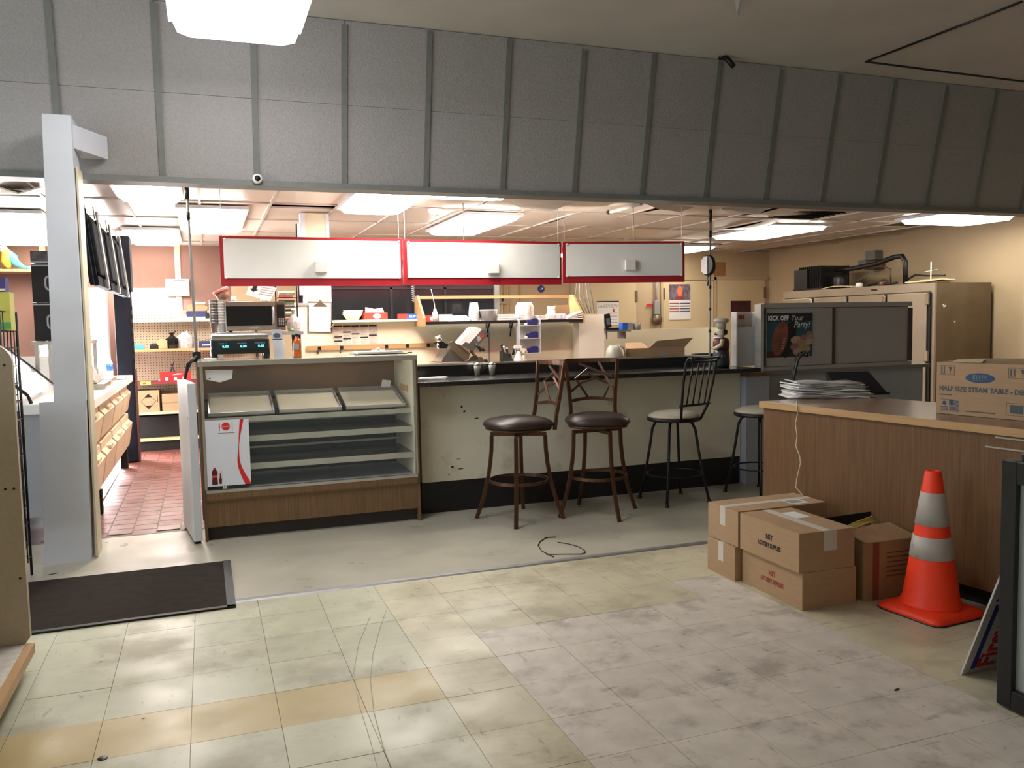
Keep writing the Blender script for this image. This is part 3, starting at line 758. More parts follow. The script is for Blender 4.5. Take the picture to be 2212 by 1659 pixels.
# ================================================================== RED FRAMED SIGN
def sign_panel(a0, a1, Ya, Yb, inner, knob, label):
    """a0/a1: (px, top py, bottom py) of the left and right edge"""
    p0t, p0b, p1t, p1b = P(a0[0], a0[1], Ya), P(a0[0], a0[2], Ya), P(a1[0], a1[1], Yb), P(a1[0], a1[2], Yb)
    zt_, zb_ = (p0t.z + p1t.z) / 2, (p0b.z + p1b.z) / 2
    L = (Vector((p1t.x, p1t.y)) - Vector((p0t.x, p0t.y))).length
    t = thing('menu_sign', label, 'sign', (p0t.x, p0t.y, zb_), math.atan2(p1t.y - p0t.y, p1t.x - p0t.x), 'red framed hanging sign panels')
    h = zt_ - zb_
    B(0, L - .006, 0, .02, 0, h).build('red_backing', m_red, t)
    l, r, tp, bt = inner
    B(l, L - r, -.008, -.001, bt, h - tp).build('white_board', m_whiteg, t)
    for x in (l + .012, L - r - .012):
        for z in (bt + .004, h - tp - .004):
            MB().at(x, -.008, z, rx=math.pi / 2).lathe([(.010, 0), (.009, .010), (0, .014)], 10).build('screw', m_plast, t)
    kx, kz = knob
    B(kx * L - .05, kx * L + .05, -.05, -.009, kz * h - .048, kz * h + .048, .006).build('white_bracket', m_plast, t)
    for x in (.02, L - .03):
        MB().tube([(x, .01, h - .01), (x, .01, ZC - zb_ + .012)], .003, 6).build('hanging_wire', m_plast, t)
    return t
sign_panel((473, 508, 617), (869, 517, 618), 7.15, 7.15, (.028, .022, .022, .062), (.53, .39), 'blank white menu sign in red frame, leftmost of three')
sign_panel((870, 517, 618), (1213, 522, 612), 7.15, 7.15, (.034, .024, .022, .062), (.545, .37), 'blank white menu sign in red frame, middle of three')
sign_panel((1215, 522, 612), (1480, 521, 609), 7.15, 6.91, (.030, .030, .022, .062), (.54, .42), 'blank white menu sign in red frame, rightmost of three')

t = thing('fill_light', 'added slim fill light hidden behind the middle and right red framed signs', 'light', (1.9, 7.24, 2.10))  # added lamp, unseen behind the signs, brightens the partition wall
B(0, 2.3, -.03, .0, .03, .10).build('housing', white, t)
MB().tube([(.02, .0, .02), (2.28, .0, .02)], .02, 8).build('tube', m_lampfill, t)
for x in (.0, 2.29): B(x, x + .012, -.03, .025, -.005, .05).build('end_holder', m_plast, t)
for x in (.3, 2.0): MB().tube([(x, -.015, .10), (x, -.015, ZC - 2.10)], .005, 6).build('hanger', m_alu, t)
# ================================================================== PARTITION WALL WITH PASS-THROUGH
YM = 8.4
xl, xm, xr = P(640, 700, YM).x, P(716, 700, YM).x, P(1300, 700, YM).x
zl_ = P(716, 655, YM).z; zm = P(900, 690, YM).z
wm = struct(B(xm, xr - .2, YM, YM + .12, 0, zm - .02).build('wall_partition', m_part))
B(xl, xm, YM, YM + .12, 0, zl_ - .02).build('wall_section', m_part, wm)
B(xl, xm, YM - .02, YM + .14, zl_ - .02, zl_ + .005).build('sill', m_laminate2, wm)
m = MB(); m.box(xm, P(905, 690, YM).x, YM - .12, YM + .12, zm - .02, zm + .004, .004); m.build('ledge', m_part, wm)
m = MB(); m.prism([(xm - .03, YM - .002, zm - .10), (xm + .03, YM - .002, zm - .015), (xm + .03, YM - .11, zm - .015), (xm - .03, YM - .01, zm - .09)], (0, 0, .004)); m.build('ledge_corner', m_creamw, wm)
# column with trim strips
c0, c1 = P(665, 640, YM).x, P(708, 640, YM).x
B(c0, c1, YM + .01, YM + .11, zl_ + .005, ZC).build('column', m_creamw, wm)
for x0, x1 in ((P(655, 640, YM).x, c0), (c1, P(716, 640, YM).x)):
    B(x0, x1, YM, YM + .12, zl_ + .005, ZC).build('column_trim', white, wm)
x0, x1 = P(632, 640, YM).x, P(655, 640, YM).x
B(x0 + .06, x1, YM + .04, YM + .10, zl_ - .03, ZC - .1).build('side_window', mat('dark_window', (30, 32, 36), .15, var=.1), wm)
B(x1 - .03, x1 + .01, YM + .01, YM + .03, zl_ + .08, ZC - .1).build('papers_on_frame', m_paper, wm)
# dark window
x0, x1 = xm, P(1080, 640, YM).x
wn = struct(B(x0, x1 - .04, YM + .06, YM + .10, zm + .004, 2.16).build('window_1', mat('dark_window')))
B(x1 - .05, x1, YM + .02, YM + .12, zm + .004, 2.18).build('window_frame', m_laminate, wn)
for px in (845, 962): B(P(px, 640, YM).x, P(px, 640, YM).x + .025, YM + .05, YM + .058, zm, 2.16).build('mullion', m_blkm, wn)
B(x0, x1, YM + .05, YM + .058, P(900, 624, YM).z, P(900, 620, YM).z).build('mullion', m_blkm, wn)
# joints and corner strips on the wall under the shelf
for px in (1056, 1122, 1245):
    x = P(px, 730, YM).x
    B(x - .008, x + .008, YM - .004, YM, .9, zm - .05).build('joint_strip', m_laminate2, wm)
# white end partition
e0, e1 = P(1251, 720, 8.2).x, P(1305, 720, 8.2).x
t = single('end_partition', B(e0, e1, 8.2, 8.36, 0, P(1280, 679, 8.2).z), mat('pale_cream_board', (248, 242, 226), .35, var=.02), 'pale cream upright partition board at the right end of the wooden shelf', 'partition')
# work counter behind the bar (mostly hidden)
t = thing('work_counter', 'steel work counter behind the bar under the slicer', 'counter', (1.2, 7.62, 0))
B(0, 2.48, 0, .74, .88, .92).build('worktop', m_steel, t)
B(0.02, 2.46, .05, .74, .06, .88).build('cabinet', m_laminate2, t)
B(0.04, 2.44, .08, .7, 0, .06).build('plinth', m_blkm, t)
# wooden shelf above it
ys0, ys1 = 8.02, 8.28
s0, s1 = P(915, 690, 8.1).x, P(1252, 690, 8.1).x
zs = P(1080, 694, 8.05).z
t = thing('wall_shelf', 'plywood shelf with black front edge and sloping ends on the cream wall', 'shelf', (s0, ys1, zs))
zr = P(1080, 640, ys1).z - zs
for x in (-.022, s1 - s0):
    MB().prism([(x, ys0 - ys1, -.035), (x, ys0 - ys1, .045), (x, -.01, zr + .012), (x, .10, zr + .012), (x, .10, -.035)], (.022, 0, 0)).build('end_panel', m_oak, t)
B(0, s1 - s0, ys0 - ys1, .10, -.012, .008).build('board', m_blkm, t)
B(0, s1 - s0, .075, .10, zr - .02, zr + .012).build('top_rail', m_oak, t)
B(0, s1 - s0, ys0 - ys1 - .004, ys0 - ys1, -.020, .004).build('front_edge', m_blk, t)
for px in (1056, 1106):
    x = P(px, 700, 8.3).x - s0
    MB().tube([(x, -.02, -.012), (x, .05, -.07), (x, .085, -.16)], .008, 6).build('bracket', m_blkm, t)
ZS = zs + .009
Ysf = 8.13
def X(px, Y=Ysf): return P(px, 690, Y).x
# items on the shelf
t = thing('squeeze_bottle', 'clear squeeze bottle with a long bent straw on the wooden shelf', 'bottle', (X(938), Ysf - .04, ZS))
MB().lathe([(0, 0), (.026, 0), (.026, .09), (.016, .105), (.014, .125), (0, .125)], 16).build('body', m_plast, t)
MB().tube([(0, 0, .12), (-.004, 0, .17), (-.02, .0, .25), (-.035, 0, .32)], .0035, 6).build('straw', m_plast, t)
t = thing('tissue_carton', 'red and white deli paper carton behind the squeeze bottle', 'box', (X(938), Ysf + .06, ZS))
B(-.10, .19, -.04, .06, 0, .062).build('carton', mat('red_carton', (206, 62, 46), .5), t)
disc(MB(), (.0, -.0405, .03), (1, 0, 0), (0, 0, 1), .042, .022, .0012).build('oval_label', m_paper, t)
B(.05, .19, -.048, -.041, .0, .07).build('white_sheet', m_paper, t)
t = thing('foam_tray', 'white foam tray leaning on the shelf by the red carton', 'tray', (X(985), Ysf - .01, ZS))
MB().prism([(-.10, -.05, 0), (.12, -.05, 0), (.14, -.03, .02), (.12, .03, .05), (-.06, .03, .05)], (0, .02, .006)).build('tray', m_plast, t)
t = thing('cup_stack', 'upside down stack of white paper cups on the shelf', 'cups', (X(1026), Ysf + .03, ZS))
for k in range(4): MB().at(0, 0, .022 * k).lathe([(.054, 0), (.056, .004), (.042, .115), (.040, .118), (0, .118)], 20).build('cup', m_plast, t)
t = thing('plastic_tub', 'white square plastic tub beside the upside down cup stack', 'tub', (X(1055), Ysf - .01, ZS))
MB().at(rz=.785).lathe([(.0, 0), (.06, 0), (.073, .10), (.077, .10), (.077, .112), (.066, .112), (.055, .01), (0, .01)], 20, sq=8).build('tub', m_plast, t)
t = thing('container_lid', 'flat stack of white container lids in the middle of the shelf', 'lids', (X(1092), Ysf, ZS))
for k in range(3): B(-.11 + .006 * k, .10, -.06, .07, .021 * k, .021 * k + .018, .003).build('lid', m_plast, t)
t = thing('straw_cup', 'clear cup holding one upright white straw on the shelf', 'cup', (X(1110), Ysf - .06, ZS + .0))
MB().lathe([(0, 0), (.024, 0), (.028, .06), (.026, .06), (.022, .005), (0, .005)], 14).build('cup', m_glass('acrylic'), t)
MB().tube([(0, 0, .006), (.0, 0, .14)], .0045, 6).build('straw', m_plast, t)
t = thing('bowl_stack', 'tall stack of white foam bowls on the shelf', 'bowls', (X(1137), Ysf + .045, ZS))
for k in range(7): MB().at(0, 0, .021 * k).lathe([(.098, 0), (.10, .006), (.075, .055), (.068, .058), (0, .058)], 24).build('bowl', m_plast, t)
t = thing('cup_stack', 'narrow stack of small white paper cups in front of the foam bowls', 'cups', (X(1135), Ysf - .075, ZS))
for k in range(6): MB().at(0, 0, .018 * k).lathe([(.034, 0), (.035, .003), (.026, .072), (.025, .074), (0, .074)], 16).build('cup', mat('off_white_cup', (206, 202, 192), .5), t)
t = thing('napkin_pack', 'loose pack of folded white napkins right of the foam bowls', 'napkins', (X(1165), Ysf - .03, ZS))
for k in range(4): MB().at(0, 0, .012 * k, .1 * k).box(-.06, .06, -.05, .05, 0, .010).build('napkin', m_paper, t)
t = thing('cutlery_pack', 'long white pack of wrapped cutlery near the right end of the shelf', 'packet', (X(1196), Ysf - .06, ZS))
B(-.105, .10, -.035, .035, 0, .058, .012).build('wrap', m_plast, t)
for x in (-.03, .04, .085): B(x, x + .018, -.0365, -.034, .012, .05).build('printed_mark', mat('lilac_print', (180, 180, 214), .6), t)
t = thing('supplement_bottle', 'white plastic bottle with screw cap near the right end of the shelf', 'bottle', (X(1196), Ysf + .06, ZS))
MB().lathe([(0, 0), (.045, 0), (.046, .09), (.04, .10), (.04, .105), (0, .105)], 18).build('body', m_plast, t)
MB().at(0, 0, .105).lathe([(.043, 0), (.043, .035), (0, .037)], 18).build('cap', m_plast, t)
t = thing('cardboard_scrap', 'curved piece of brown cardboard leaning at the right end of the shelf', 'cardboard', (X(1222), Ysf + .09, ZS))
MB().prism([(-.09, 0, .13), (-.08, 0, .155), (.0, .01, .15), (.10, .03, .158), (.11, .03, .0), (-.03, 0, .0), (-.075, 0, .06)], (0, .006, 0)).build('sheet', m_card, t)
t = thing('paper_bags', 'flat pile of white paper bags at the right end of the shelf', 'bags', (X(1232), Ysf - .06, ZS))
for k in range(4): MB().at(0, 0, .014 * k, .09 * k, 0, -.10 * k).box(-.10 + .012 * k, .095, -.05, .05, 0, .010).build('bag', m_paper, t)
# ledge items
ZL = zm + .005
t = thing('filter_stack', 'stack of paper coffee filters on the ledge under the dark window', 'filters', (P(762, 690, 8.36).x, 8.37, ZL))
for k in range(3): MB().at(.004 * k, 0, .016 * k).lathe([(0, 0), (.058, 0), (.10, .062), (.096, .062), (.056, .004)], 24).build('filter', mat('cream_paper', (228, 220, 190), .7), t)
t = thing('tissue_carton', 'red deli paper carton with pink sheet pulled up on the ledge', 'box', (P(811, 690, 8.34).x, 8.36, ZL))
B(-.12, .115, -.06, .07, 0, .07).build('carton', mat('red_carton'), t)
disc(MB(), (.01, -.0605, .034), (1, 0, 0), (0, 0, 1), .042, .024, .0012).build('oval_label', m_paper, t)
MB().prism([(-.10, -.03, .07), (.09, -.03, .07), (.075, .0, .118), (.0, .0, .105), (-.09, .0, .125)], (0, .03, 0)).build('pulled_sheet', mat('pink_sheet', (232, 170, 160), .7), t)
t = thing('wax_paper_box', 'long blue and red box of wax paper lying upside down on the ledge', 'box', (P(889, 690, 8.32).x, 8.33, ZL))
B(-.135, .135, -.028, .03, 0, .052).build('carton', mat('blue_carton', (40, 96, 188), .4), t)
B(-.136, -.05, -.0295, .031, -.0, .0525).build('red_end', mat('red_carton'), t)
text('CUT-RITE', .034, m_paper, t, (.04, -.0300, .028), xa=(-1, 0, 0), ya=(0, 0, -1), bold=.0012, sx=.95)
t = thing('coil_spring', 'grey coiled spring hanging at the right of the dark window', 'spring', P(893, 655, 8.37))
pts = [(.014 * math.cos(k * .9), .014 * math.sin(k * .9), .20 - .0029 * k) for k in range(66)]
MB().tube(pts, .0045, 5).build('coil', m_laminate2, t)
MB().lathe([(0, .19), (.024, .195), (.022, .225), (0, .232)], 12).build('knob', m_laminate, t)
# wall mounted things (front of the partition)
o = P(690, 687, YM)
t = thing('clipboard', 'brown clipboard with lined paper hanging on the cream wall', 'clipboard', (o.x, YM - .012, P(690, 718, YM).z), 0, rx=0)
hw, hh = .115, .30
MB().at(ry=math.radians(2)).box(-hw, hw, -.006, 0, 0, hh).build('board', mat('brown_board', (92, 72, 56), .6), t)
pp = MB().at(ry=math.radians(2)).box(-hw + .006, hw - .012, -.010, -.0065, .006, hh - .02).build('paper', m_paper, t)
m = MB().at(ry=math.radians(2))
for k in range(11): m.box(-.07, .085, -.0112, -.0102, .05 + .018 * k, .051 + .018 * k)
m.build('ruled_lines', mat('pale_grey_print', (176, 176, 182), .7), pp)
MB().at(ry=math.radians(2)).prism([(-.065, -.013, hh - .05), (.065, -.013, hh - .05), (.06, -.013, hh - .035), (.02, -.018, hh - .01), (.012, -.02, hh + .012), (-.012, -.02, hh + .012), (-.02, -.018, hh - .01), (-.06, -.013, hh - .035)], (0, .008, 0)).build('clip', m_steeld, t)
a, b, c_, d_ = [P(x, y, YM) for x, y in ((719, 703), (815, 697), (818, 741), (720, 746))]
t = thing('price_list', 'wide printed price list in columns taped to the cream wall', 'paper', (a.x, YM - .004, d_.z))
w = b.x - a.x; h = a.z - d_.z
B(0, w, -.002, .001, 0, h).build('sheet', mat('greyish_paper', (204, 198, 184), .7), t)
m = MB()
for k, rows in enumerate(((.98, .45, .24), (.98, .68, .35), (.98, .58), (.98, .40), (.98, .50))):
    for r in rows: m.box(w * (.02 + .195 * k), w * (.195 + .195 * k), -.0042, -.0022, h * r - .012, h * r)
m.build('heading_bars', m_ink, t)
m = MB()
for k in range(5):
    for r in range(16):
        if random.random() < .85: m.box(w * (.03 + .195 * k), w * (.03 + .195 * k + .05 + .09 * random.random()), -.0032, -.0022, h * (.05 + .055 * r), h * (.05 + .055 * r) + .003)
m.build('printed_lines', mat('grey_print_mid'), t)
a, b = P(662, 757, YM - .02), P(952, 749, YM - .02)
t = thing('wood_rail', 'long thin wooden rail with black clips on the cream wall', 'rail', (a.x, YM - .022, a.z))
B(0, b.x - a.x, 0, .018, -.004, .042).build('strip', m_oak, t)
for px in (690, 738, 835, 880, 925):
    x = P(px, 750, YM - .02).x - a.x
    B(x - .016, x + .016, -.008, -.001, .0, .036, .003).build('clip', m_blk, t)
    if px < 800: MB().tube([(x, -.006, .01), (x - .02, -.012, -.02), (x - .014, -.012, -.035)], .007, 6).build('clip_lever', m_blk, t)
# meat slicer
YS = 7.95
c = P(988, 780, YS)
t = thing('meat_slicer', 'steel meat slicer with tilted white carriage on the work counter', 'slicer', (c.x, YS, .92))
def sp(pts, y, d): return MB().prism([P(px, py, YS) - t.location + Vector((0, y, 0)) for px, py in pts], (0, d, 0))
MB().prism([P(x, y, YS) - t.location + Vector((0, -.12, 0)) for x, y in ((946, 785), (950, 772), (966, 752), (972, 750), (998, 768), (994, 785))], (0, .30, 0)).build('motor_housing', m_steel, t)
b = P(970, 785, YS).z - .92
B(-.24, .20, -.14, .18, .03, b + .02, .02).build('base', m_steel, t)
for x in (-.2, .16):
    for y in (-.1, .14): MB().at(x, y, 0).lathe([(0, 0), (.02, 0), (.016, .03)], 10).build('foot', m_blk, t)
sp([(963, 740), (970, 736), (1006, 762), (1004, 774), (996, 778), (968, 756)], -.14, .05).build('blade_guard', m_steeld, t)
sp([(980, 743), (1005, 715), (1008, 710), (1016, 706), (1024, 708), (1030, 712), (1005, 740), (1001, 741), (995, 738), (988, 745)], -.16, .18).build('carriage', mat('white_enamel', (226, 222, 220), .3), t)
side = sp([(1003, 741), (1030, 713), (1037, 714), (1043, 721), (1026, 741), (1012, 757), (998, 752), (990, 745), (995, 738)], -.165, .15)
sd = side.build('carriage_side', m_steel, t)
sp([(1023, 724), (1029, 719), (1035, 727), (1029, 731)], -.168, .003).build('red_decal', m_redi, sd)
sp([(1019, 728), (1024, 724), (1029, 733), (1022, 738)], -.168, .003).build('grey_decal', m_laminate2, sd)
MB().tube([P(936, 733, YS) - t.location + Vector((0, -.1, 0)), P(946, 731, YS) - t.location + Vector((0, -.1, 0))], [.035, .040], 14).build('sharpener', m_chrome, t)
sp([(930, 741), (945, 736), (962, 744), (958, 752), (942, 752)], -.12, .06).build('sharpener_bracket', m_blkm, t)
MB().tube([P(938, 741, YS) - t.location + Vector((0, -.13, 0)), P(939, 752, YS) - t.location + Vector((0, -.13, 0))], .012, 8).build('sharpener_knob', m_chrome, t)
MB().tube([P(1016, 741, YS) - t.location + Vector((0, -.17, 0)), P(1028, 757, YS) - t.location + Vector((0, -.18, 0))], [.011, .02], 10).build('handle', m_blk, t)
MB().tube([P(1026, 750, YS) - t.location + Vector((0, -.2, 0)), P(1032, 757, YS) - t.location + Vector((0, -.2, 0))], .016, 10).build('knob', m_blk, t)
MB().tube([P(1010, 757, YS) - t.location + Vector((0, -.1, 0)), P(1026, 775, YS) - t.location + Vector((0, -.1, 0))], .014, 8).build('arm', m_steeld, t)
sp([(1001, 783), (1014, 768), (1022, 770), (1028, 783)], -.1, .012).build('thickness_plate', m_steel, t)
sp([(1016, 783), (1027, 770), (1034, 772), (1037, 783)], -.14, .012).build('thickness_plate', m_steeld, t)
MB().tube([P(1038, 779, YS) - t.location + Vector((0, -.13, 0)), P(1043, 778, YS) - t.location + Vector((0, -.13, 0))], .022, 10).build('dial_knob', m_blk, t)
# knife block
YK = 7.9
def kp(px, py, dy=0): return P(px, py, YK) - t.location + Vector((0, dy, 0))
t = thing('knife_block', 'dark knife block with black and white handled knives behind the bar', 'knife block', (P(1096, 780, YK).x, YK, .92))
MB().prism([kp(1086, 758), kp(1096, 764), kp(1108, 776), kp(1110, 787), Vector((.06, 0, 0)), Vector((-.05, 0, 0)), kp(1086, 786)], (0, .10, 0)).build('block', mat('dark_slate_block', (50, 52, 52), .5), t)
for a, b_, mm in (((1082, 743), (1090, 765), m_blk), ((1086, 748), (1096, 768), m_plast), ((1094, 752), (1098, 766), m_blk), ((1098, 763), (1106, 772), m_blk), ((1113, 748), (1110, 766), m_blk)):
    MB().tube([kp(*a, -.015), kp(*b_, .03)], 0, flat=(.022, .014)).build('knife_handle', mm, t)
for px, py, sc, lb, mm in ((1120, 785, 1., 'white trigger spray bottle behind the bar beside the knife block', m_plast), (1131, 786, .8, 'cream trigger spray bottle behind the white one', mat('cream_plastic', (222, 212, 190), .5))):
    y = 7.86 if sc == 1 else 7.98
    c = P(px, py, y)
    t = thing('spray_bottle', lb, 'bottle', (c.x, y, .92), 0, 'spray bottles behind the bar')
    zt_ = P(px, 745 if sc == 1 else 752, y).z - .92
    MB().lathe([(0, 0), (.045, 0), (.048, .02), (.047, zt_ - .16), (.042, zt_ - .13), (.02, zt_ - .085), (.015, zt_ - .06), (0, zt_ - .06)], 18).build('body', m_plast if sc == 1 else mm, t)
    MB().at(0, 0, zt_ - .06).lathe([(.018, 0), (.018, .025), (.012, .03)], 12).build('collar', m_laminate2 if sc == 1 else mm, t)
    MB().prism([(-.045, -.012, zt_ - .035), (-.045, -.012, zt_ - .012), (-.02, -.012, zt_), (.03, -.012, zt_ - .004), (.035, -.012, zt_ - .03), (.012, -.012, zt_ - .035)], (0, .024, 0)).build('trigger_head', mm, t)
    MB().tube([(-.02, 0, zt_ - .03), (-.034, 0, zt_ - .055), (-.03, 0, zt_ - .075)], .006, 6).build('trigger', mm, t)
# clear three tier dispenser with blue packs
YD = 7.96
a, b = P(1122, 688, YD), P(1169, 763, YD)
t = thing('glove_dispenser', 'clear acrylic three tier dispenser hanging below the shelf', 'dispenser', (a.x, YD, b.z))
w, h = b.x - a.x, a.z - b.z
for x in (0, w - .006): B(x, x + .006, 0, .10, 0, h).build('side_pane', m_glass('acrylic'), t)
B(.006, w - .006, .096, .10, 0, h).build('back_pane', m_glass('acrylic'), t)
for z in (.0, h * .42, h * .79): B(.006, w - .006, 0, .096, z, z + .006).build('shelf_pane', mat('frosted_acrylic'), t)
m_nb = mat('navy_packet', (34, 36, 96), .5, var=.25, scale=40)
for k, (px, py, lb) in enumerate(((1155, 697, 'navy packet on the top tier of the clear dispenser'), (1154, 735, 'navy packet on the middle tier of the clear dispenser'), (1156, 768, 'navy packet at the bottom of the clear dispenser'))):
    z = a.z - h + (h * .79, h * .42, .0)[k] + .007
    c = P(px, py, YD)
    q = thing('glove_packet', lb, 'packet', (a.x + w * .66, YD + .02, z), 0, 'navy packets in the dispenser')
    MB().prism([(-.055, 0, 0), (.058, 0, 0), (.058, 0, .055), (.04, 0, .068), (.0, 0, .064), (-.02, 0, .05), (-.055, 0, .045)], (0, .06, 0)).build('wrap', m_nb, q)
    B(-.08, -.056, .01, .05, 0, .02, .004).build('loose_end', m_plast, q)
for px, py in ((1056, 712), (1107, 713)):
    p = P(px, py, 8.33)
    t = thing('wall_hook', 'small white hook under the shelf, %s' % ('left of two' if px < 1080 else 'right of two'), 'hook', p)
    MB().tube([(0, .06, .06), (0, .0, .03), (.004, -.01, 0), (.006, 0, -.02)], .007, 8).build('hook', m_plast, t)
    MB().at(0, .055, 0).box(-.012, .012, 0, .01, .02, .10).build('plate', m_laminate, t)
# microwave and its surroundings
YW = 7.6
a, b = P(488, 712, YW), P(655, 716, YW)
t = thing('microwave_shelf', 'thin pale shelf on legs under the microwave', 'shelf', (a.x - .08, YW, P(620, 716, YW).z))
w = b.x - a.x + .08
B(0, w, -.02, .42, -.03, 0).build('board', m_laminate2, t)
for x in (.02, w - .05):
    for y in (0, .37): B(x, x + .03, y, y + .03, -t.location.z, -.03).build('leg', m_laminate2, t)
B(w - .10, w - .03, -.0, .03, -.33, -.03).build('bracket', m_blkm, t)
zw = t.location.z + .001
t = thing('microwave', 'steel and black microwave with keypad behind the deli scale', 'microwave', (a.x, YW, zw))
w = P(617, 700, YW).x - a.x; h = P(550, 651, YW).z - zw
for x in (.04, w - .06):
    for y in (.04, .34): MB().at(x, y, 0).lathe([(.015, 0), (.015, .012)], 10).build('foot', m_blk, t)
B(0, w, .006, .38, .012, h).build('body', m_steel, t)
dw = w * .83
B(.0, dw, -.012, .005, .014, h - .002, .003).build('door', m_steel, t)
B(.008, dw - .03, -.014, -.0125, .055, h - .04).build('window', mat('black_microwave_glass', (16, 18, 22), .1, var=.1), t)
MB().tube([(dw - .018, -.014, .06), (dw - .018, -.034, .075), (dw - .018, -.034, h - .06), (dw - .018, -.014, h - .045)], .008, 8).build('handle', m_alu, t)
pn = B(dw + .002, w, -.010, .005, .014, h - .002, .002).build('control_panel', m_steeld, t)
B(dw + .012, w - .008, -.0115, -.0102, .04, h - .03).build('keypad_plate', m_blk, pn)
m = MB()
for r in range(5):
    for k in range(3): m.box(dw + .026 + .017 * k, dw + .038 + .017 * k, -.0125, -.0117, .055 + .013 * r, .064 + .013 * r)
m.build('keypad', m_lab, pn)
B(dw + .016, w - .012, -.0125, -.0117, h - .065, h - .04).build('clock_display', mat('green_digits'), pn) if False else B(dw + .016, w - .012, -.0125, -.0117, h - .065, h - .04).build('clock_display', mat('display_dark', (24, 40, 30), .2), pn)
B(.2, .27, -.0145, -.0125, .028, .040).build('badge', m_chrome, t)
zt_ = zw + h + .001
# things on and beside the microwave
c = P(486, 650, YW)
t = thing('food_tub', 'round tub with a pink lid tilted on top of the cup stacks', 'tub', (P(487, 650, YW + .1).x, YW + .12, zt_ - .03), 0, ry=math.radians(-24))
MB().lathe([(0, 0), (.05, 0), (.062, .075), (0, .075)], 20).build('tub', mat('clear_brown_tub', (120, 84, 66), .4), t)
MB().at(0, 0, .075).lathe([(.068, 0), (.07, .018), (.06, .024), (0, .024)], 24).build('lid', mat('pink_lid', (226, 118, 110), .45), t)
t.location.z = zt_ + .02
t = thing('paper_cup', 'single small white paper cup standing on the microwave', 'cup', (P(505, 650, YW + .05).x, YW + .08, zt_))
MB().lathe([(0, 0), (.018, 0), (.024, .045), (.022, .045), (.017, .003), (0, .003)], 16).build('cup', m_plast, t)
for k, (px, lb) in enumerate(((463, 'tall stack of white foam cups left of the microwave, leftmost'), (480, 'tall stack of white foam cups left of the microwave, rightmost'))):
    t = thing('cup_stack', lb, 'cups', (P(px, 700, YW + .05).x, YW + .1, zw), 0, 'cup stacks beside the microwave')
    for q in range(9): MB().at(0, 0, .024 * q).lathe([(0, 0), (.026, 0), (.034, .085), (.036, .085), (.036, .089), (0, .089)], 16).build('cup', m_plast if k else m_alu, t)
a0 = [P(x, y, YW + .18) for x, y in ((540, 612), (598, 622), (583, 651), (531, 636))]
t = thing('arrow_sign', 'white card sign with a black arrow, tilted upside down on the microwave', 'sign', (P(560, 650, YW + .18).x, YW + .18, zt_))
MB().prism([p - t.location for p in a0], (0, .004, 0)).build('card', m_paper, t)
q0, q1, q2 = a0[0] - t.location, a0[1] - t.location, a0[3] - t.location
def cardpt(u, v): return q0 + (q1 - q0) * u + (q2 - q0) * v + Vector((0, -.0012, 0))
MB().prism([cardpt(*p) for p in ((.14, 0), (.30, 0), (.30, .42), (.38, .42), (.22, .70), (.06, .42), (.14, .42))], (0, .001, 0)).build('printed_arrow', m_ink, t)
for k in range(4):
    MB().prism([cardpt(.45, .12 + .2 * k), cardpt(.93, .12 + .2 * k), cardpt(.93, .2 + .2 * k), cardpt(.45, .2 + .2 * k)], (0, .001, 0)).build('printed_line', m_grp, t)
MB().at(.03, .03, 0).lathe([(0, 0), (.02, 0), (.02, .05), (0, .05)], 12).build('prop', m_plast, t)
# leaning magazines at the right of the microwave
random.seed(5)
cols = [(74, 84, 50), (40, 36, 40), (150, 60, 70), (96, 110, 60), (200, 196, 190), (30, 30, 36), (120, 120, 112)]
rk = thing('magazine_rack', 'dark wire rack of magazines right of the microwave', 'rack', (P(623, 712, 7.85).x, 8.06, zw - .02))
zr_ = P(620, 620, 8.05).z - zw
for x in (-.09, .10): B(x, x + .012, 0, .012, 0, zr_ + .1).build('post', m_blkm, rk)
for k in range(4): B(-.09, .11, -.05, .06, .07 + .085 * k, .075 + .085 * k).build('tier', m_blkm, rk)
wl_ = ('lowest', 'second', 'third', 'topmost')
for k in range(4):
    q = thing('magazine', 'bundle of coloured magazines on the %s tier of the wire rack' % wl_[k], 'magazines', (P(623, 712, 7.85).x + .005, 8.05, zw - .02 + .0765 + .085 * k), 0, 'magazines in the wire rack')
    for j in range(3):
        B(-.07 + .01 * random.random(), .08 - .02 * random.random(), -.05 + .008 * j, .05, .021 * j, .021 * j + .019).build('magazine', mat('magazine_%d' % (k * 3 + j), cols[(k * 3 + j) % 7], .5, var=.4, scale=30), q)
t = thing('plastic_bag', 'crumpled clear plastic bag at the right of the microwave', 'bag', (P(634, 712, YW).x + .01, YW + .06, zw))
MB().lathe([(0, 0), (.05, 0), (.062, .03), (.058, .08), (.03, .13), (.012, .15), (.022, .19), (.01, .20)], 11, smooth=False, sy=.8).build('bag', mat('cloudy_plastic', (176, 170, 172), .35, var=.3, scale=30), t)
MB().at(-.02, -.04, .0).lathe([(0, 0), (.02, .004), (.016, .02), (0, .026)], 9).build('green_tag', mat('green_leaf', (120, 170, 60), .5), t)
# ================================================================== KITCHEN RIGHT SIDE
# pony wall and ledge beyond the bar
Y9 = 9.2
wp = struct(B(P(1290, 720, Y9).x, 6.25, Y9, Y9 + .12, 0, P(1400, 711, Y9).z).build('wall_pony', m_creamw))
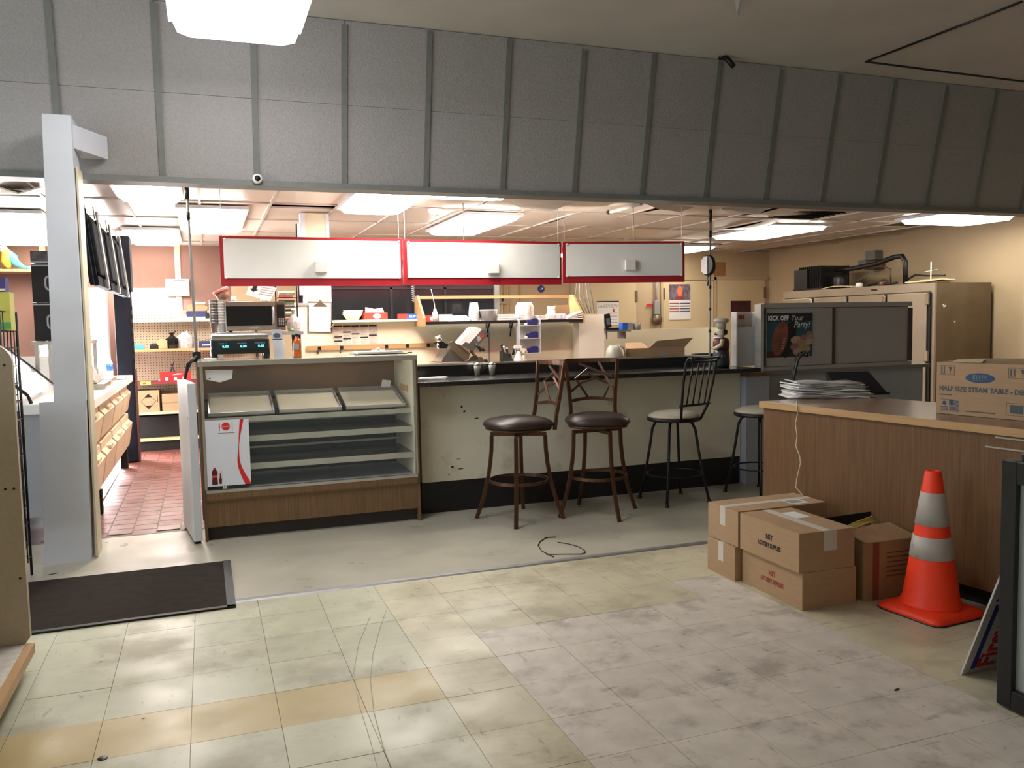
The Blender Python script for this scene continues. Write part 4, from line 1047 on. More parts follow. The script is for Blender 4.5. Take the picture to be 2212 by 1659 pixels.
# ledge with payment terminal and boxes
zq = P(1345, 713, 8.75).z
x0 = P(1302, 713, 8.75).x
t = thing('wall_ledge', 'narrow dark edged ledge behind the cream partition end', 'shelf', (x0, 8.75, zq))
B(0, .34, -.05, .2, -.018, 0).build('board', m_laminate, t)
for x in (.04, .28): B(x, x + .02, .0, .18, -.10, -.018).build('bracket', m_laminate, t)
c = P(1316, 700, 8.72)
t = thing('payment_terminal', 'black tilted terminal screen on a stand by the partition end', 'terminal', (c.x, 8.74, zq))
MB().prism([(-.05, -.03, 0), (.12, -.03, 0), (.12, .06, 0), (-.05, .06, 0)], (0, 0, .03)).build('base', m_blk, t)
MB().at(0, .02, .03, 0, 0, math.radians(-8)).box(-.03, .05, -.01, .02, 0, .16, .006).build('screen_body', m_blk, t)
MB().at(0, .02, .03, 0, 0, math.radians(-8)).box(-.012, .035, -.0125, -.011, .03, .11).build('screen', mat('grey_screen', (96, 104, 110), .2), t)
t = thing('glove_box', 'blue and grey cardboard glove box on the ledge behind the partition', 'box', (P(1352, 712, 8.74).x, 8.74, zq))
B(-.06, .075, -.04, .06, 0, .085).build('carton', mat('grey_carton', (150, 150, 152), .6), t)
B(-.061, .0, -.041, .061, .0, .0855).build('blue_end', mat('blue_carton'), t)
B(.02, .065, -.0415, -.0402, .02, .06).build('printed_block', m_grp, t)
t = thing('glass_jar', 'small clear square container at the end of the ledge', 'jar', (P(1375, 712, 8.74).x, 8.74, zq))
MB().at(rz=.785).lathe([(0, 0), (.042, 0), (.05, .085), (.046, .085), (.038, .006), (0, .006)], 16, sq=7).build('jar', mat('cloudy_glass'), t)
# glass jug and open box on the ledge behind the bar
yb = 7.25
tb = thing('back_ledge', 'dark low worktop behind the right end of the bar', 'counter', (P(1320, 770, yb).x, 7.19, 0))
zbk = P(1420, 771, 7.2).z - .03
B(0, 1.25, 0, .42, zbk - .04, zbk).build('worktop', m_blkm, tb); B(.03, 1.22, .05, .40, 0, zbk - .04).build('cabinet', m_laminate, tb)
t = thing('glass_jug', 'cloudy glass jug with handle behind the right half of the bar', 'jug', (P(1327, 765, yb).x, yb, zbk))
hz = P(1332, 745, yb).z - zbk
MB().lathe([(0, 0), (.085, 0), (.09, .02), (.078, hz * .65), (.05, hz), (.045, hz), (.07, hz * .6), (.08, .02), (0, .012)], 20).build('body', mat('cloudy_glass2', (176, 172, 160), .2, alpha=.7), t)
MB().tube([(.05, 0, hz * .95), (.10, 0, hz * .85), (.115, 0, hz * .4), (.088, 0, .02)], .010, 8).build('handle', mat('cloudy_glass2'), t)
a, b = P(1352, 772, yb), P(1479, 771, yb)
xw = P(1401, 772, yb)
t = thing('open_carton', 'open brown cardboard carton with one flap raised behind the bar', 'box', (a.x, yb, zbk))
w = b.x - a.x; h = P(1400, 752, yb).z - zbk; s_ = xw.x - a.x
B(0, w, 0, .008, 0, h).build('front_wall', m_card, t)
B(0, .006, .008, .24, 0, h).build('side_wall', m_card, t); B(w - .006, w, .008, .24, 0, h).build('side_wall', m_card, t)
B(0, w, .24, .248, 0, h).build('back_wall', m_card, t); B(.006, w - .006, .008, .24, 0, .006).build('bottom', m_card, t)
zf = P(1415, 736, yb).z - zbk
MB().prism([(s_, -.004, h + .001), (w, -.004, h + .001), (w + .08, -.03, zf + .02), (s_ + .08, -.03, zf)], (0, .006, 0)).build('raised_flap', m_card, t)
MB().prism([(0, .0, h + .001), (s_, .0, h + .001), (s_ + .0, .12, h + .05), (.06, .12, h + .05)], (0, .006, .004)).build('side_flap', m_card, t)
disc(MB(), (w * .63, -.0005, h * .5), (1, 0, 0), (0, 0, 1), .03, .018, .0008).build('printed_emblem', m_grp, t)
# dark cutting board / tray on the far ledge
c = P(1520, 765, 7.28)
t = thing('black_tray', 'black tray with rim lying behind the bar beside the chef figurine', 'tray', (c.x, 7.28, zbk))
MB().lathe([(0, 0), (.11, 0), (.13, .04), (.125, .045), (.105, .01), (0, .01)], 24, sx=1.1, sy=.5).build('tray', m_blk, t)
# ------------- back wall: doors and papers
YD_ = YB - .03
def door(n, pxl, pxr, pyt):
    a, b = P(pxl, pyt, YD_), P(pxr, pyt, YD_)
    d = struct(B(a.x, b.x, YD_, YB, 0, a.z).build('door_%d' % n, mat('beige_door', (206, 186, 148), .5, var=.04, scale=1.2)))
    B(a.x - .05, a.x - .006, YD_ - .012, YB, 0, a.z + .05).build('door_frame', m_tan, d)
    B(a.x - .05, b.x + .05, YD_ - .012, YB, a.z + .006, a.z + .06).build('door_frame', m_tan, d)
    B(a.x - .006, a.x, YD_ - .002, YB - .002, 0, a.z).build('door_gap', m_blkm, d)
    B(a.x, b.x, YD_ - .002, YB - .002, a.z, a.z + .006).build('door_gap', m_blkm, d)
    return d, a, b
d, a, b = door(1, 1433, 1541, 606)
B(a.x - .01, a.x + .02, YD_ - .014, YD_, a.z - .30, a.z - .12).build('hinge', m_steeld, d)
d, a, b = door(2, 1548, 1652, 605)
B(b.x - .02, b.x + .02, YD_ - .014, YD_, a.z - .30, a.z - .12).build('hinge', m_steeld, d)
d, a, b = door(3, 1240, 1374, 606)
B(b.x - .02, b.x + .02, YD_ - .014, YD_, a.z - .34, a.z - .16).build('hinge', m_steeld, d)
# calendars
a, b = P(1445, 614, YB - .04), P(1492, 690, YB - .04)
t = thing('wall_calendar', 'wall calendar with a red picture and printed weeks on the beige door', 'calendar', (a.x, YD_ - .004, b.z))
w, h = b.x - a.x, a.z - b.z
B(0, w, -.006, 0, 0, h).build('page', m_paper, t)
pc = B(.005, w - .005, -.0085, -.0065, h * .56, h).build('picture', mat('calendar_picture', (110, 96, 110), .6, var=.6, scale=14), t)
B(w * .32, w * .66, -.0105, -.009, h * .58, h * .66).build('printed_block', m_redi, pc)
disc(MB(), (w * .5, -.009, h * .8), (1, 0, 0), (0, 0, 1), .05, .09, .001).build('printed_glow', mat('orange_print', (216, 120, 80), .6), pc)
m = MB()
for k in range(4): m.box(.01, w * .48, -.0078, -.0065, h * (.22 + .075 * k), h * (.22 + .075 * k) + .016)
m.build('red_weeks', m_redi, t)
m = MB()
for k in range(4): m.box(w * .52, w - .01, -.0078, -.0065, h * (.22 + .075 * k), h * (.22 + .075 * k) + .016)
m.build('blue_weeks', mat('slate_blue_print', (60, 66, 104), .6), t)
a, b = P(1289, 651, YB - .04), P(1337, 702, YB - .04)
t = thing('wall_calendar', 'white calendar page on the back wall behind the payment terminal', 'calendar', (a.x, YD_ - .006, b.z))
w, h = b.x - a.x, a.z - b.z
B(0, w, -.006, 0, 0, h).build('page', m_paper, t)
B(0, w, -.012, -.0065, h - .012, h + .004).build('binding', m_blkm, t)
text('LAKEVIEW', .075, m_grp, t, (w / 2, -.0072, h - .075), bold=.0)
B(w * .72, w * .8, -.0075, -.0065, h - .17, h - .12).build('printed_dot', m_redp, t)
m = MB()
for k in range(4): m.box(w * .5, w * .93, -.0075, -.0065, h * (.1 + .13 * k), h * (.1 + .13 * k) + .01)
m.build('printed_lines', m_grp, t)
a, b = P(1579, 650, YB - .04), P(1622, 682, YB - .04)
single('wall_poster', B(0, b.x - a.x, -.006, 0, 0, a.z - b.z), mat('dark_maroon_poster', (64, 26, 32), .5, var=.5, scale=8), 'small dark maroon poster on the right door', 'poster', (a.x, YD_ - .004, b.z))
a, b = P(1541, 566, YB), P(1566, 597, YB)
single('cardboard_patch', B(0, b.x - a.x, -.008, -.001, 0, a.z - b.z), mat('brown_patch', (150, 106, 62), .7), 'brown cardboard square stuck on the back wall above the doors', 'cardboard', (a.x, YB, b.z))
# conduit and fire alarm pull
a, b = P(1413, 612, YB), P(1414, 690, YB)
t = thing('wall_conduit', 'grey conduit with a switch box and round bell on the back wall', 'conduit', (b.x, YD_ - .03, b.z))
MB().tube([(0, 0, .1), (0, 0, a.z - b.z + .3)], .018, 8).build('pipe', m_laminate2, t)
B(-.045, .045, -.03, .02, .08, .30, .006).build('switch_box', m_laminate2, t)
MB().at(.01, .0, 0, rx=math.pi / 2).lathe([(0, -.02), (.09, -.02), (.085, .02), (.05, .05), (0, .06)], 18).build('bell', m_steeld, t)
a = P(1401, 659, YB); single('red_label', B(-.05, .05, -.004, 0, -.02, .02), m_redp, 'tiny red label on the back wall beside the conduit', 'label', (a.x, YD_ - .002, a.z))
# pipes seen above the shelf
a = P(1082, 640, YB)
for px, r in ((1084, .02), (1097, .016), (1121, .012)):
    c = P(px, 640, YB - .03)
    single('wall_pipe', MB().tube([(0, 0, .55), (0, 0, ZC - .02)], r, 8), mat('tan_pipe', (178, 150, 108), .5), 'thin painted pipe on the back wall above the shelf, %s' % {1084: 'leftmost of three', 1097: 'middle of three', 1121: 'rightmost of three'}[px], 'pipe', (c.x, YB - .03, 0), 0, 'pipes on the back wall')
c = P(1087, 648, YB - .05)
t = thing('junction_box', 'grey electrical box on the leftmost wall pipe above the shelf', 'electrical box', c)
B(-.08, .06, -.01, .04, -.06, .06, .01).build('box', mat('grey_beige_box', (158, 146, 120), .5), t)
B(-.03, .0, -.02, -.011, -.02, .03).build('switch', m_blkm, t)
c = P(1169, 624, YB - .01)
t = thing('round_sticker', 'round blue sticker with white arrow on the back wall', 'sticker', c)
disc(MB(), (0, 0, 0), (1, 0, 0), (0, 0, 1), .055, .055, .003).build('disc', mat('navy_print', (36, 50, 120), .5), t)
MB().prism([(-.03, -.004, -.015), (.01, -.004, -.0), (.0, -.004, .015), (.035, -.004, .018), (.025, -.004, -.015), (.015, -.004, -.008)], (0, .001, 0)).build('printed_arrow', m_paper, t)
# cables hanging behind the right shelf end
t = thing('cable_bundle', 'bundle of loose grey cables hanging behind the right end of the shelf', 'cables', P(1246, 618, 8.5))
for k in range(5):
    x = .0 + .03 * k
    MB().tube([(x, 0, .35), (x + .01, 0, .1), (x + .02 * (k - 1), 0, -.12), (.09 + .03 * k, 0, -.3)], .006, 6).build('cable', m_laminate2 if k % 2 else m_laminate, t)
# ------------- grey sneeze guard unit at the end of the bar
YG = 6.46
m_scr = mat('warm_grey_screen', (158, 154, 152), .5, var=.04, scale=3)
t = thing('grey_cabinet', 'grey laminate cabinet with two panel back screen right of the bar', 'cabinet', (4.535, YG, 0))
B(.02, 2.22, .02, .60, 0.0, .98).build('base_cabinet', mat('blue_grey_laminate', (146, 150, 158), .5, var=.04), t)
B(.0, .25, -.14, .02, 0.0, .98).build('end_panel', mat('pale_blue_grey_laminate', (158, 162, 172), .5, var=.03), t)
B(.02, 2.30, -.01, .62, .98, 1.012).build('ledge', m_laminate, t)
B(.0, .26, -.16, .0, .985, 1.012).build('end_cap', m_woodc, t)
a, b = P(1642, 655, YG), P(1967, 649, YG)
ux0, ux1 = a.x - 4.535, b.x - 4.535
zt_ = a.z
B(ux0 + .04, ux1, .03, .06, 1.012, zt_ - .01).build('screen_panel', m_scr, t)
B(ux0 + .04, ux1 + .02, -.002, .08, zt_ - .045, zt_).build('top_frame', m_scr, t)
B(ux0, ux0 + .035, -.012, .08, 1.012, zt_ - .01).build('end_frame', mat('pale_edge', (176, 172, 164), .4), t)
xm_ = P(1802, 720, YG).x - 4.535
B(ux0 + .07, xm_ - .02, .006, .024, 1.05, zt_ - .05).build('sliding_door', m_scr, t)
B(xm_ + .015, ux1 - .02, .012, .029, 1.05, zt_ - .05).build('sliding_door', m_scr, t)
B(ux0 + .038, ux0 + .068, .012, .028, 1.05, zt_ - .05).build('door_slot', m_blkm, t)
B(xm_ - .018, xm_ + .012, .002, .03, 1.05, zt_ - .05).build('door_slot', mat('dark_red_brown_slot', (66, 50, 48), .6), t)
B(ux1 - .018, ux1 + .03, .0, .05, 1.05, zt_ - .06).build('door_slot', mat('dark_red_brown_slot'), t)
B(ux0 + .04, ux1 + .02, -.006, .04, 1.012, 1.045).build('bottom_track', m_scr, t)
# poster
a, b = P(1656, 676, YG), P(1757, 772, YG)
t = thing('food_poster', 'teal football party poster with cookies on the grey cabinet screen', 'poster', (a.x, YG + .004, b.z))
w, h = b.x - a.x, a.z - b.z
B(0, w, -.002, .001, 0, h).build('sheet', mat('white_poster_border', (160, 156, 150), .5), t)
B(.004, w - .012, -.0035, -.0022, .012, h - .004).build('teal_field', mat('teal_print', (28, 72, 88), .5, var=.2, scale=8), t)
B(.004, w - .012, -.0042, -.0036, h - .085, h - .004).build('dark_band', mat('dark_teal_print', (14, 34, 48), .5), t)
B(.004, w * .78, -.0042, -.0036, .012, .07).build('brown_field', mat('dark_brown_print', (58, 30, 24), .5), t)
m = MB()
ctr = Vector((w * .28, -.0052, h * .44)); ax = Vector((.28, 0, 1)).normalized(); ay = Vector((1, 0, -.28)).normalized()
m.prism([ctr + ax * (.165 * math.cos(k * math.pi / 12)) + ay * (.085 * math.sin(k * math.pi / 12)) for k in range(24)], (0, .0008, 0))
m.build('printed_football', mat('football_brown', (124, 70, 58), .5, var=.3, scale=10), t)
m = MB()
ctr = Vector((w * .47, -.0047, h * .42))
m.prism([ctr + ax * (.18 * math.cos(k * math.pi / 12)) + ay * (.07 * math.sin(k * math.pi / 12)) for k in range(24)], (0, .0003, 0))
m.build('printed_dark_side', mat('dark_navy_print', (12, 14, 22), .5), t)
for k in range(5):
    c = Vector((w * .33 + .006 * k, -.006, h * .22 + .022 * k)); m = MB()
    m.box(c.x - .012, c.x + .014, -.0062, -.0056, c.z, c.z + .007); m.build('printed_lace', m_laminate2, t)
random.seed(3)
for k, (u, v, r) in enumerate(((.62, .40, .06), (.80, .44, .05), (.74, .30, .06), (.9, .36, .05), (.6, .25, .055), (.82, .2, .06), (.66, .14, .055), (.9, .54, .035), (.9, .47, .035))):
    disc(MB(), (w * u, -.0052 - .0003 * k, h * v), (1, 0, .1), (-.1, 0, 1), r, r * .62, .0002).build('printed_cookie', mat('cookie_%d' % (k % 3), ((168, 140, 122), (142, 98, 92), (150, 128, 96))[k % 3], .6, var=.2, scale=30), t)
text('KICK OFF', .062, m_paper, t, (w * .245, -.0048, h - .052), bold=.002, sx=.86)
text('Your', .075, m_paper, t, (w * .64, -.0050, h - .050), shear=.3, sx=.9)
text('Party!', .082, m_paper, t, (w * .74, -.0050, h - .115), shear=.3, sx=.95)
# ------------- stainless reach-in fridge against the right wall
fx, fy, fh = 8.05, 7.565, 1.88
t = thing('reach_in_fridge', 'big four door stainless steel fridge against the right wall', 'fridge', (fx, fy, 0))
fw, fl_ = XR - fx - .06, 2.75
m_stl = mat('fridge_steel', (176, 166, 150), .32, metal=.75, var=.10, scale=2)
B(.03, fw, .0, fl_, .14, fh).build('body', m_steeld, t)
B(.0, .03, .0, fl_, fh - .10, fh).build('header', m_stl, t)
B(.0, .03, .0, .05, .14, fh - .10).build('corner_post', m_stl, t)
nd = 4; dl = (fl_ - .06) / nd
for k in range(nd):
    y0 = .055 + dl * k
    dd = B(-.035, .028, y0 + .03, y0 + dl - .03, .18, fh - .115, .004).build('door', m_stl, t)
    B(-.02, .02, y0 - .012, y0 + .018, .18, fh - .115).build('door_gap', m_blkm, t)
    for z in (fh - .26, .95):
        B(-.045, -.01, y0 - .005, y0 + .05, z, z + .13, .006).build('hinge', m_chrome, dd)
    MB().tube([(-.036, y0 + dl - .1, 1.15), (-.06, y0 + dl - .1, 1.17), (-.06, y0 + dl - .1, 1.35), (-.036, y0 + dl - .1, 1.37)], .010, 8).build('handle', m_chrome, dd)
B(.06, fw - .04, .06, fl_ - .06, .06, .14).build('plinth', m_blkm, t)
for x in (.1, fw - .1):
    for y in (.1, fl_ - .1): MB().at(x, y, 0).lathe([(.03, 0), (.025, .06)], 10).build('foot', m_blkm, t)
B(fw, fw + .02, -.0, .03, .2, fh - .12).build('rear_strip', m_blkm, t)
B(-.002, .0, .9, 1.0, fh - .06, fh - .035).build('badge', m_blk, t)
m = MB()
for x, z in ((.12, 1.62), (.15, 1.61), (.30, 1.42), (.13, 1.60)): m.prism([(x, -.0015, z), (x + .022, -.0015, z + .008), (x + .03, -.0015, z - .008), (x + .008, -.0015, z - .014)], (0, .0014, 0))
m.build('sticker_residue', m_paper, t)
# compressor and junk on top
z0 = fh
c = PX(1752, 625, fx + .3)
t = thing('compressor_unit', 'black compressor unit with fins standing on the far end of the fridge', 'compressor', (fx + .06, fy + 2.0, z0))
B(0, .5, 0, .02, 0, .05).build('base_rail', m_blkm, t)
B(0, .5, .0, .60, .0, .03).build('base_plate', m_blkm, t)
for k in range(12): B(.02, .44, .05 + .04 * k, .066 + .04 * k, .03, .34).build('fin', m_blk, t)
B(.44, .5, .02, .58, .03, .34).build('fan_shroud', m_blkm, t)
B(-.0, .015, .3, .58, .03, .30).build('side_grille', m_blkm, t)
MB().at(.22, -.12, 0).lathe([(0, 0), (.09, 0), (.10, .06), (.10, .16), (.07, .21), (0, .22)], 18).build('compressor', m_blk, t)
o = t
p0 = Vector((.22, .0, .25))
pts = [(.22, -.02, .27), (.22, -.35, .27), (.22, -.75, .30), (.22, -1.10, .37), (.22, -1.22, .37), (.22, -1.27, .30), (.22, -1.28, .02)]
MB().tube(pts, .032, 10).build('insulated_pipe', m_blk, t)
MB().tube([(.2, -.6, .25), (.2, -.9, .27), (.2, -1.05, .22), (.2, -1.06, .02)], .010, 6).build('copper_line', mat('dark_copper', (96, 72, 54), .4, metal=.6), t)
MB().tube([(.2, -1.28, .05), (.2, -1.45, .12), (.2, -1.62, .10), (.2, -1.9, .09)], .012, 6).build('cable', m_blkm, t)
t = thing('control_box', 'stack of brown control boxes on the wall above the compressor', 'electrical box', (XR - .16, fy + 1.9, 2.16))
B(0, .15, -.15, .05, .0, .12).build('lower_box', mat('brown_box', (96, 74, 50), .6), t); B(.02, .15, .05, .22, .02, .14).build('grey_box', m_laminate, t); B(.02, .15, -.10, .08, .13, .26).build('upper_box', m_laminate, t)
MB().tube([(.05, -.05, 0), (.0, -.0, -.08), (-.1, .05, -.14), (-.2, .12, -.2)], .010, 6).build('cable', m_laminate2, t)
t = thing('drip_tray', 'cream folded card tray with a thin upright rod on the near end of the fridge', 'tray', (fx + .25, fy + .18, z0))
MB().prism([(-.2, 0, .03), (.02, 0, .045), (.06, 0, .06), (.26, 0, .05), (.26, 0, .035), (.06, 0, .045), (-.2, 0, .018)], (0, .32, 0)).build('card', mat('cream_card', (226, 208, 166), .6), t)
B(-.15, .24, .05, .28, 0, .02).build('base', m_card, t)
MB().tube([(-.02, .1, .04), (-.02, .1, .26)], .008, 6).build('rod', m_plast, t)
MB().tube([(-.12, .1, .14), (.08, .1, .17)], .004, 6).build('cross_wire', m_plast, t)
t = thing('loose_sheet', 'curled pale sheet lying on the fridge in front of the compressor', 'sheet', (fx + .02, fy + 1.62, z0))
MB().prism([(0, -.35, .0), (0, -.15, .03), (0, .1, .04), (0, .35, .012), (0, .35, .006), (0, .1, .032), (0, -.15, .022)], (.16, 0, 0)).build('sheet', mat('cream_card'), t)
t = thing('pipe_fitting', 'small white pipe fitting with clutter on the fridge top', 'fitting', (fx + .06, fy + 1.28, z0))
MB().lathe([(0, 0), (.045, 0), (.045, .05), (.03, .06), (0, .06)], 14).build('fitting', m_plast, t)
MB().tube([(.06, -.1, .02), (.08, -.3, .05), (.06, -.45, .02), (.05, -.6, .03)], .014, 6).build('hose', m_blkm, t)
MB().at(.1, -.32, 0).lathe([(0, 0), (.07, .005), (.06, .06), (.02, .09), (0, .09)], 9).build('valve', mat('dark_copper'), t)
# dark opening in the ceiling at the right
# air vent by the long light
c = FL(1740, 462, ZC - .012)
t = thing('ceiling_vent', 'dark louvred air vent in the kitchen ceiling near the long right light', 'vent', (c.x, c.y, ZC - .012))
B(-.38, .38, -.32, .32, -.004, .004).build('frame', m_tbar, t)
for k in range(7): MB().at(0, -.24 + .08 * k, -.006, 0, .5).box(-.3, .3, -.03, .03, -.002, .002).build('louvre', m_blkm, t)
# loose hanging fluorescent end
a = FL(1318, 458, ZC - .03); b = FL(1385, 440, ZC - .01)
t = thing('loose_tube', 'loose white strip hanging from the sagging ceiling tiles', 'tube', a)
MB().tube([(0, 0, 0), b - a], .018, 8).build('tube', m_plast, t)
d = (b - a).normalized()
MB().tube([d * -.03, d * .005], .022, 8).build('end_cap', m_blk, t)
# ================================================================== LEFT SIDE: DELI COUNTER, MONITORS, GONDOLA
t = DC = thing('deli_counter', 'white topped deli counter with beige bins running into the kitchen', 'counter', (-.78, 6.56, 0))
Ld = 3.66
B(-1.05, 0, 0, Ld, .925, 1.0, .01).build('worktop', m_whiteg, t)
B(-.95, -.13, .04, Ld - .05, .2, .925).build('carcass', m_laminate2, t)
m_bin = mat('beige_plastic_bin', (206, 180, 150), .45, var=.05)
for k in range(4):
    for r, (z0, z1) in enumerate(((.60, .915), (.22, .58))):
        y0 = .12 + .88 * k
        m = MB(); m.prism([(-.13, y0, z0), (-.06, y0, z0 + .02), (-.02, y0, z1 - .10), (-.06, y0, z1 - .06), (-.06, y0, z1), (-.13, y0, z1)], (0, .80, 0))
        bn = m.build('tilt_bin', m_bin, t)
        B(-.06, -.018, y0 + .30, y0 + .50, z1 - .085, z1 - .06).build('bin_lip', m_bin, bn)
for y in (.95, Ld - .3):
    B(-.14, -.07, y, y + .08, 0, .2).build('leg', m_blkm, t)
B(-.9, -.85, .1, Ld - .1, 0, .2).build('rear_plinth', m_blkm, t)
# stainless wells / slanted sneeze glass on the deli counter
MB().prism([(-.40, .06, 1.05), (-.72, .06, 1.36), (-.72, .06, 1.372), (-.388, .06, 1.05)], (0, 1.1, 0)).build('slanted_pane', mat('frosted_pane', (206, 200, 198), .15, alpha=.7), t)
for y in (.06, 1.16): MB().tube([(-.38, y, 1.0), (-.40, y, 1.06), (-.72, y, 1.37)], .012, 8).build('strut', m_blkm, t)
t = thing('steam_tray', 'steel steam tray with tilted lid on the deli counter beside the post', 'tray', (-.98, 8.1, 1.001))
B(-.16, .16, -.25, .25, .0, .05).build('pan', m_steel, t)
MB().prism([(-.17, -.25, .06), (.10, -.25, .055), (-.02, -.25, .20), (-.12, -.25, .23)], (0, .5, 0)).build('lid', m_steel, t)
MB().tube([(-.02, .0, .2), (.0, .0, .24), (-.08, 0, .26)], .010, 6).build('handle', m_blk, t)
t = thing('steam_tray', 'second steel steam tray further along the deli counter', 'tray', (-1.0, 8.85, 1.001))
B(-.16, .16, -.25, .25, .0, .05).build('pan', m_steel, t)
MB().prism([(-.17, -.25, .06), (.06, -.25, .055), (-.02, -.25, .15), (-.12, -.25, .18)], (0, .5, 0)).build('lid', m_laminate, t)
c = P(237, 803, 9.8)
t = thing('water_bottle', 'clear water bottle with blue label on the deli counter', 'bottle', (c.x, 9.8, 1.001))
hh = .215
MB().lathe([(0, 0), (.032, 0), (.034, .02), (.033, .12), (.033, .15), (.018, .19), (.013, .195), (.013, .205), (0, .205)], 16).build('body', mat('clear_bottle', (222, 226, 232), .15, alpha=.55), t)
MB().at(0, 0, .205).lathe([(.014, 0), (.014, .016), (0, .017)], 12).build('cap', m_plast, t)
MB().at(0, 0, .07).lathe([(.0345, 0), (.0345, .075)], 16).build('label', mat('bright_blue_label', (30, 90, 200), .4), t)
c = FL(268, 803, 1.0)
t = thing('clipboard', 'dark clipboard lying at the far end of the deli counter', 'clipboard', (-.91, 9.45, 1.001))
B(-.13, .12, -.2, .2, 0, .005).build('board', m_blkm, t); B(-.11, .10, -.18, .15, .0055, .010).build('paper', m_paper, t); B(-.05, .05, .15, .19, .006, .02).build('clip', m_steel, t)
# black column at the end of the deli counter
t = thing('black_column', 'tall black padded column at the far end of the deli counter', 'column', (-.86, 10.30, 0))
m_blkp = mat('black_vinyl', (20, 21, 28), .85, var=.2, scale=10, spec=.1)
B(-.085, .09, 0, .22, 0, 1.95, .02).build('lower_panel', m_blkp, t)
B(-.10, .11, -.04, .22, 1.93, 2.54, .006).build('upper_panel', m_blkp, t)
for k in range(8): MB().at(.088, .05, 1.05 + .10 * k).lathe([(0, -.03), (.012, -.02), (.014, 0), (.012, .02), (0, .03)], 8).build('edge_tuft', m_blkp, t)
B(.09, .105, .02, .2, 0, 1.05).build('side_trim', mat('dark_maroon_trim', (70, 36, 36), .5), t)
# row of wall screens seen from behind
m_mb = mat('matte_black_casing', (20, 22, 28), .9, var=.2, scale=8, spec=.08)
for k, lb in enumerate(('black menu screen seen from behind, nearest the white post', 'black menu screen seen from behind, middle of three', 'black menu screen seen from behind, nearest the black column')):
    y = 7.32 + .97 * k
    t = thing('menu_screen', lb, 'screen', (-.80, y, 1.86), 0, 'menu screens hung above the deli counter', ry=math.radians(-6))
    B(-.03, 0, 0, .93, 0, .60, .006).build('casing', m_mb, t)
    B(-.034, -.0305, .02, .91, .02, .58).build('glass', m_mb, t)
    B(.001, .05, .10, .84, .08, .52, .02).build('back_box', m_mb, t)
    B(.051, .065, .42, .52, -.02, .62).build('bracket', m_laminate, t)
    B(.001, .03, .05, .88, -.005, .07).build('lower_bezel', m_mb, t)
    for yy in (.06, .84): B(.001, .022, yy, yy + .035, .07, .60).build('frame_rib', m_mb, t)
    for yy in (.12, .78): MB().tube([(.01, yy, .6), (.01, yy, ZC - 1.86 - .03)], .008, 6).build('hanger', m_steel, t)
    MB().tube([(.04, .5, .2), (.06, .6, .1), (.05, .75, .12), (.05, .9, .05)], .006, 6).build('cable', m_mb, t)
# gondola shelving on the back wall
Yg = 11.2
gx0, gx1 = -.93, .62
t = thing('gondola_shelf', 'pegboard gondola with wooden shelves against the back wall', 'shelving', (gx0, Yg, 0))
w = gx1 - gx0
m_peg = mat('beige_pegboard', (206, 186, 160), .5, var=.03)
bk = B(0, w, .42, .44, .0, 1.72).build('pegboard', m_peg, t)
m = MB()
for i in range(46):
    for j in range(36):
        x = .02 + i * .0335; z = .5 + j * .0335
        if x < w - .01: m.box(x, x + .011, .4185, .4205, z, z + .011)
o = m.build('peg_holes', mat('peg_hole_dark', (92, 80, 66), .8), t); o['kind'] = 'stuff'
for x in (-.03, w): B(x, x + .03, .38, .46, 0, 1.75).build('upright', mat('dark_maroon_trim'), t)
B(0, w, .0, .42, .0, .13).build('kick', m_darkk, t)
B(0, w, -.02, .42, .13, .155).build('base_shelf', m_oak, t)
B(0, w, -.026, -.02, .125, .16).build('price_rail', mat('pale_rail', (220, 204, 160), .4), t)
B(0, w, .1, .42, .16, .42).build('dark_back', m_darkk, t)
for z, mm, d in ((.46, m_laminate2, .0), (.83, mat('maroon_shelf', (120, 40, 48), .5), .05), (1.235, m_oak, .0), (1.60, m_whiteg, .15)):
    B(0, w, d, .42, z, z + .022).build('shelf', mm, t)
    B(0, w, d - .008, d - .001, z - .008, z + .026).build('price_rail', mm if mm is not m_laminate2 else mat('pale_rail'), t)
def gx(px, z, y=Yg + .2): return P(px, 800, y).x
t = thing('shipping_box', 'brown cardboard box printed with a black diamond on the gondola', 'box', (gx(319, .5), Yg + .06, .483))
B(-.125, .125, 0, .28, 0, .265).build('carton', m_card, t)
for s in (-1, 1): MB().prism([(-.045, -.0012, .13 + s * .05), (0, -.0012, .13 + s * .095), (.045, -.0012, .13 + s * .05)], (0, .001, 0)).build('printed_triangle', m_ink, t)
m = MB()
for s in (-1, 1):
    for q in (-1, 1): m.prism([(0, -.0012, .13 + s * .095), (q * .088, -.0012, .13), (q * .082, -.0012, .13), (0, -.0012, .13 + s * .088)], (0, .001, 0))
m.build('printed_diamond', m_ink, t)
B(.10, .108, -.0012, 0, .12, .2).build('printed_text', m_ink, t)
t = thing('shipping_box', 'plain brown cardboard box right of the diamond printed box', 'box', (gx(374, .5), Yg + .05, .483))
B(-.14, .22, 0, .28, 0, .21).build('carton', m_card, t)
B(-.14, .22, -.001, .0, .1, .103).build('seam', m_ink, t)
t = thing('red_tray', 'red retail tray box with white print on the maroon shelf', 'box', (gx(372, .86), Yg + .08, .853))
B(-.14, .22, 0, .13, 0, .115).build('carton', m_redp, t)
MB().prism([(-.14, -.001, .0), (-.17, -.03, .0), (-.14, -.03, .04)], (0, .03, 0)).build('torn_corner', m_paper, t)
for x in (-.08, .02, .12): B(x, x + .035, -.0015, 0, .01, .05).build('printed_block', m_paper, t)
MB().prism([(.0, -.0015, .075), (.06, -.0015, .095), (.13, -.0015, .09), (.1, -.0015, .08)], (0, .001, 0)).build('printed_swoosh', m_paper, t)
